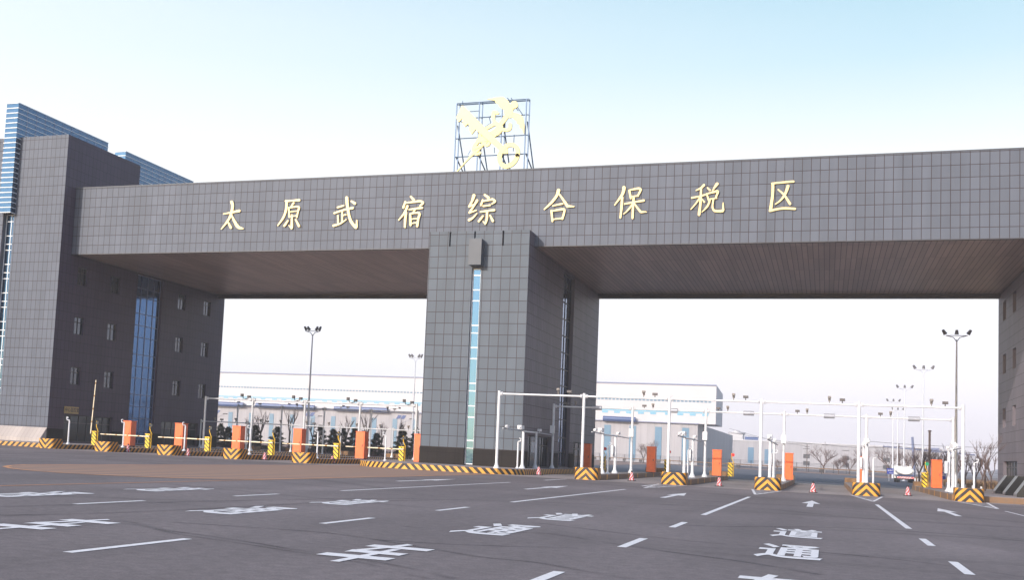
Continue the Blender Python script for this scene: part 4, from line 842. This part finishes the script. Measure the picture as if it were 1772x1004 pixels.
b1.build('window_band', 'window_cyan', wh)
bx = [(378, 420), (442, 543), (578, 652), (652, 670), (1044, 1100)]
for (a, c) in ((330, 420), (442, 543), (578, 670), (1044, 1100)):
    xa = ony(a, 700, YW - 2).x; xc = ony(c, 700, YW - 2).x; q = MB(); q.tube([(xa, YW - 1.2, z_m + .6), (xc, YW - 1.2, z_m + .5)], .95, 12); q.build('rounded_canopy', 'roof_blue', wh)
for px in [398 + 35.6 * k for k in range(-1, 10)] + [1050, 1093.5, 1138, 1185]:
    a = ony(px - (4.2 if px < 900 else 5.2), 740 if px < 900 else 765, YW); q = MB(); wd = (8.4 if px < 900 else 10.6) / FPX * (YW * 1.06)
    zt_ = z_m - (2.6 if px < 900 else 1.6); q.box(a.x, a.x + wd, YW + .15, YW + .28, .6, zt_); q.build('tall_window', 'window_blue', wh)
# second low warehouse
Y2 = 640
w2 = empty('warehouse', 'long low pale warehouse with few dark windows, right of the big one', 'building', None, (0, Y2, 0))
a = ony(1262, 762, Y2); b2_ = ony(1600, 779, Y2); q = MB(); q.box(a.x - 20, b2_.x + 8, Y2, Y2 + 60, 0, a.z); q.build('wall', 'warehouse_grey', w2)
q = MB(); q.box(a.x - 20, b2_.x + 8.2, Y2 - .4, Y2 + .1, a.z - .1, a.z + .5); q.build('parapet', 'warehouse_white', w2)
for px, z0_, z1_, wd in ((1294, .13, .75, 3.0), (1323, .13, .7, 2.4), (1331, .13, .7, 1.6)):
    c = ony(px, 790, Y2); q = MB(); q.box(c.x, c.x + wd, Y2 - .1, Y2 - .01, a.z * z0_, a.z * z1_); q.build('tall_window', 'window_blue', w2)
for px in (1390, 1458, 1528):
    for zz in (.15, .42):
        c = ony(px, 790, Y2); q = MB(); q.box(c.x, c.x + 3.2, Y2 - .1, Y2 - .01, a.z * zz, a.z * (zz + .16)); q.build('window', 'frame_dark', w2)
        q = MB(); q.box(c.x - .2, c.x + 3.2, Y2 - .3, Y2 - .12, a.z * .78, a.z * .80)
        if zz == .15: q.build('canopy', 'frame_dark', w2)
q = MB(); c = ony(1297, 760, Y2 - 1); q.tube([(c.x - 2.5, Y2 + 1, a.z + .8), (c.x + 4.2, Y2 + 1, a.z + .8)], 1.3, 12); q.build('rounded_canopy', 'roof_blue', w2)
Y3 = 720
tb = empty('turret_building', 'small cream block with flared roof peeking over the low warehouse', 'building', None, (0, Y3, 0))
a = ony(1262, 752, Y3); c = ony(1289, 752, Y3); ztp = ony(1275, 752, Y3).z; q = MB(); q.box(a.x - 3, c.x - 1.2, Y3, Y3 + 14, 0, ztp); q.build('wall', 'warehouse_white', tb)
q = MB(); q.lathe([((c.x - a.x) * .5, ztp), ((c.x - a.x) * .58, ztp + .9), ((c.x - a.x) * .58, ztp + 1.2), (0, ztp + 1.3)], ((a.x + c.x) / 2 - .6, Y3 + 6, 0), 20); q.build('flared_roof', 'warehouse_white', tb)
q = MB(); q.lathe([(2.2, ztp + 1.2), (1.6, ztp + 2.3), (0, ztp + 2.8)], ((a.x + c.x) / 2 - .6, Y3 + 6, 0), 16); q.build('dome', 'warehouse_white', tb)
for k in (-.9, 0, .9):
    q = MB(); mx_ = (a.x + c.x) / 2 + k * 1.1; q.box(mx_ - .35, mx_ + .35, Y3 - .1, Y3 - .01, ztp * .55, ztp * .55 + 2.2); q.build('window', 'frame_dark', tb)
# ================================================================== FAR FENCE, RAIL BARRIER, POLES
fn = empty('mesh_fence', 'long dark wire fence in front of the warehouses', 'fence', None, (-60, 395, 0))
A_, B_ = Vector((-95, 412, 0)), Vector((60, 300, 0)); n = 48; q = MB()
for k in range(n + 1): p = A_.lerp(B_, k / n); q.tube([p, p + Vector((0, 0, 2.6))], .07, 4)
q.build('post', 'frame_dark', fn)['kind'] = 'stuff'
q = MB()
for z in (.15, .55, .95, 1.35, 1.75, 2.15, 2.5): q.tube([A_ + Vector((0, 0, z)), B_ + Vector((0, 0, z))], .03, 4)
q.build('wire', 'frame_dark', fn)
rp = [Vector(v) for v in ((-90, 430, 0), (-47.6, 358, 0), (-13.7, 316, 0), (-1, 290, 0), (7.4, 276, 0), (13.5, 266, 0))]
rb_ = empty('rail_barrier', 'long low brown and yellow rail along the far edge of the rear road', 'barrier', None, tuple(rp[0]))
q = MB()
for a, c in zip(rp, rp[1:]):
    q.tube([a + Vector((0, 0, 1.25)), c + Vector((0, 0, 1.25))], .12, 6)
q.build('rail', 'kerb_brown', rb_)
for a, c in zip(rp, rp[1:]):
    m_ = max(1, round((c - a).length / 13))
    for k in range(m_): p = a.lerp(c, k / m_); q = MB(); q.box(p.x - .5, p.x + .5, p.y - .15, p.y + .15, .35, 1.1); q.box(p.x - .08, p.x + .08, p.y - .08, p.y + .08, 0, .35); q.build('counterweight', 'frame_dark', rb_)
pts_w = []
for k, (px, top, by, Y) in enumerate(((1427, 765, 815, 340), (1396, 769, 812, 430), (1555, 768, 820, 350), (1608, 745, 838, 190))):
    p = ony(px, by, Y); z1_ = ony(px, top, Y).z; o = empty('utility_pole', ['thin utility pole rising before the low warehouse', 'farther utility pole left of the widest far tree', 'utility pole near the second mast', 'brown wooden pole rising behind the rightmost kiosk'][k], 'utility pole', None, (p.x, Y, 0))
    q = MB(); q.tube([(p.x, Y, 0), (p.x, Y, z1_)], [.16, .12] if k != 3 else [.2, .17], 6); q.build('pole', 'warehouse_grey' if k == 0 else 'bark', o)
    q = MB(); q.box(p.x - .8, p.x + .8, Y - .08, Y + .08, z1_ - 1.0, z1_ - .85) if k != 3 else q.box(p.x - .25, p.x + .25, Y - .08, Y + .08, z1_ - .2, z1_ - .05); q.build('cross_arm', 'frame_dark', o); pts_w.append(Vector((p.x, Y, z1_ - .8)))
cb = MB()
def wire(a, c, sag=.6):
    P = [a.lerp(c, k / 10) - Vector((0, 0, sag * 4 * (k / 10) * (1 - k / 10))) for k in range(11)]; cb.tube(P, .045, 4, False)
wire(ony(1262, 748, 420), pts_w[0]); wire(pts_w[0], pts_w[2]); wire(pts_w[2], ony(1800, 782, 330), 1); wire(ony(1262, 742, 420), pts_w[1]); wire(ony(1500, 764, 330), ony(1800, 775, 330))
tag(cb.build('overhead_wire', 'frame_dark'), 'thin overhead wires strung between the far utility poles', 'wire')
# tower crane far off
Yc = 520; c0 = ony(1583, 800, Yc); cz = ony(1583, 757, Yc).z; o = empty('crane', 'faint far construction crane right of the tanker', 'crane', None, (c0.x, Yc, 0))
q = MB(); q.tube([(c0.x, Yc, 0), (c0.x - 1, Yc, cz)], .5, 4); q.build('mast', 'mullion_blue', o)
q = MB(); q.tube([(c0.x - 12, Yc, cz * .72), (c0.x + 22, Yc, cz * .60)], .28, 4); q.box(c0.x + 6, c0.x + 9, Yc - .6, Yc + .6, cz * .62, cz * .74); q.build('jib', 'mullion_blue', o)
# solar street lamps
for k, (px, py, Y) in enumerate(((372, 713, 170), (536, 717, 178), (694, 722, 186))):
    p = ony(px, py, Y); o = empty('solar_lamp', ['solar street lamp at the left tower edge', 'solar street lamp just right of the near mast', 'solar street lamp near the pillar edge'][k], 'street lamp', 'solar street lamps', (p.x, Y, 0))
    q = MB(); q.tube([(p.x, Y, 0), (p.x, Y, p.z)], [.11, .07], 6); q.tube([(p.x, Y, p.z - 1.2), (p.x + 1.9, Y, p.z - .3)], .05, 5); q.build('pole', 'grey_metal', o)
    q = MB(); q.box(p.x + 1.6, p.x + 2.3, Y - .15, Y + .15, p.z - .35, p.z - .22); q.build('lamp_head', 'frame_dark', o)
    for s_ in (-.42, .42):
        q = MB(); x = p.x + s_; q.face([(x - .33, Y - .4, p.z - .3), (x + .33, Y - .4, p.z - .3), (x + .4, Y + .4, p.z + .3), (x - .26, Y + .4, p.z + .3)]); q.face([(x - .33, Y - .4, p.z - .36), (x - .26, Y + .4, p.z + .24), (x + .4, Y + .4, p.z + .24), (x + .33, Y - .4, p.z - .36)])
        q.build('solar_panel', 'mullion_blue', o)
# blue direction signs
for k, (x0, x1, y0, y1, Y, tx) in enumerate(((1535, 1551, 811, 821.5, 200, '货车通道'), (1622, 1636.5, 817, 830.5, 160, '通道'))):
    a, c = ony(x0, y0, Y), ony(x1, y1, Y); o = empty('road_sign', ['blue road sign left of the tanker truck', 'blue road sign right of the rightmost orange kiosk'][k], 'sign', None, ((a.x + c.x) / 2, Y, 0))
    q = MB(); q.box(a.x, c.x, Y, Y + .06, c.z, a.z); q.build('panel', 'sign_blue', o)
    q = MB()
    for xx in (a.x + .3, c.x - .3): q.tube([(xx, Y + .12, 0), (xx, Y + .12, a.z)], .05, 6)
    q.build('posts', 'grey_metal', o)
    sz = min((c.x - a.x) / len(tx) * .85, (a.z - c.z) * .5); M4 = Matrix.Translation(((a.x + c.x) / 2, Y - .012, (a.z + c.z) / 2 + .1)) @ Matrix.Rotation(PI / 2, 4, 'X')
    glyphs(tx, 'warehouse_white', 'sign_lettering', o, M4, sz, .01)
    q = MB(); q.box(a.x + .3, c.x - .3, Y - .012, Y - .002, c.z + .12, c.z + .2); q.build('sign_rule', 'warehouse_white', o)
# ================================================================== TANKER TRUCK
tY = 187.0; p = ony(1567, 836.5, tY); X = p.x
tk = empty('tanker_truck', 'white tanker truck seen from behind with red and white striped bumper', 'truck', None, (X, tY, 0))
q = MB(); n = 20
ell = [(X + 1.15 * math.cos(2 * PI * k / n), 1.75 + .62 * math.sin(2 * PI * k / n)) for k in range(n)]
for k in range(n):
    a, c = ell[k], ell[(k + 1) % n]; q.face([(a[0], tY + .2, a[1]), (a[0], tY + 6, a[1]), (c[0], tY + 6, c[1]), (c[0], tY + .2, c[1])])
    a2, c2 = [(X + (v[0] - X) * .8, 1.75 + (v[1] - 1.75) * .8) for v in (a, c)]; q.face([(a[0], tY + .2, a[1]), (c[0], tY + .2, c[1]), (c2[0], tY, c2[1]), (a2[0], tY, a2[1])])
q.face([(X + (v[0] - X) * .8, tY, 1.75 + (v[1] - 1.75) * .8) for v in ell]); q.build('tank', 'tank_white', tk, smooth=True)
q = MB(); q.box(X - 1.2, X + 1.2, tY + .3, tY + 6, .95, 1.12); q.build('blue_band', 'roof_blue', tk)
q = MB(); q.box(X - 1.15, X + 1.15, tY - .1, tY + .05, .62, .9); q.build('bumper', 'red_white', tk)
q = MB(); q.box(X - .5, X + .5, tY + .1, tY + 8, .45, .94); q.box(X - 1.1, X + 1.1, tY + .1, tY + .5, .9, 1.0); q.build('chassis', 'frame_dark', tk)
q = MB(); q.box(X - 1.2, X + 1.2, tY + 6.3, tY + 8.3, .6, 2.45); q.build('cab', 'tank_white', tk)
for yy in (tY + 1.3, tY + 7.2):
    for s_ in (-1, 1):
        q = MB(); q.tube([(X + s_ * .72, yy, .48), (X + s_ * 1.2, yy, .48)], .48, 16); q.build('wheel', 'black_rubber', tk)
for s_ in (-1, 1):
    q = MB(); q.box(X + s_ * .95 - .12, X + s_ * .95 + .12, tY - .14, tY - .105, .7, .82); q.build('tail_light', 'red_lens', tk)
q = MB(); q.box(X - .3, X + .3, tY + 2, tY + 3, 2.36, 2.55); q.build('manhole', 'warehouse_grey', tk)
for o_ in [tk]: o_.scale = (1.0, 1.0, 1.0)
# little white marker posts along the grass edge
for k in range(14):
    yy = 128 + k * 7; o = tag(MB().box(14.2, 14.38, yy, yy + .18, .02, .55).box(14.22, 14.36, yy + .02, yy + .16, .55, .6).build('marker_post', 'white_metal'), 'short white marker post along the dry grass edge', 'post', 'short white marker posts by the dry grass')
# reeds / tall dry grass clumps
random.seed(9); q = MB()
for k in range(9000):
    x = 15 + abs(random.gauss(0, 18)); y = random.uniform(129, 250); h_ = random.uniform(.3, 1.0); a = random.uniform(0, PI); e = Vector((math.cos(a), math.sin(a), 0)) * .07; b0 = Vector((x, y, .04)); l_ = Vector((random.uniform(-.2, .2), random.uniform(-.2, .2), h_)); q.face([b0 - e, b0 + e, b0 + l_])
tag(q.build('tall_dry_grass', 'dry_grass'), 'brown dry grass growing beyond the right pavement', 'grass', kind='stuff')
q = MB()
for k in range(7000):
    x = random.uniform(-110, -38); y = random.uniform(139, 185); h_ = random.uniform(.15, .8) * (1.6 if random.random() < .2 else 1); a = random.uniform(0, PI); e = Vector((math.cos(a), math.sin(a), 0)) * .08; b0 = Vector((x, y, .02)); l_ = Vector((random.uniform(-.3, .3), random.uniform(-.3, .3), h_)); q.face([b0 - e, b0 + e, b0 + l_])
tag(q.build('dry_scrub', 'twig'), 'low brown winter scrub behind the exit lanes', 'scrub', kind='stuff')
# ================================================================== HAZE
hz = MB().box(-1250, 1250, -80, 1550, -1, 60); ho = hz.build('haze', 'concrete'); ho['kind'] = 'stuff'
m = bpy.data.materials.new('haze'); m.use_nodes = True; t = m.node_tree; t.nodes.clear(); o_ = t.nodes.new('ShaderNodeOutputMaterial'); pv = t.nodes.new('ShaderNodeVolumePrincipled')
pv.inputs['Color'].default_value = (.97, .95, 1.0, 1); pv.inputs['Density'].default_value = .00045; pv.inputs['Anisotropy'].default_value = 0.0
t.links.new(pv.outputs[0], o_.inputs['Volume']); ho.data.materials[0] = m
for o in bpy.data.objects:
    if '_org' in o: del o['_org']
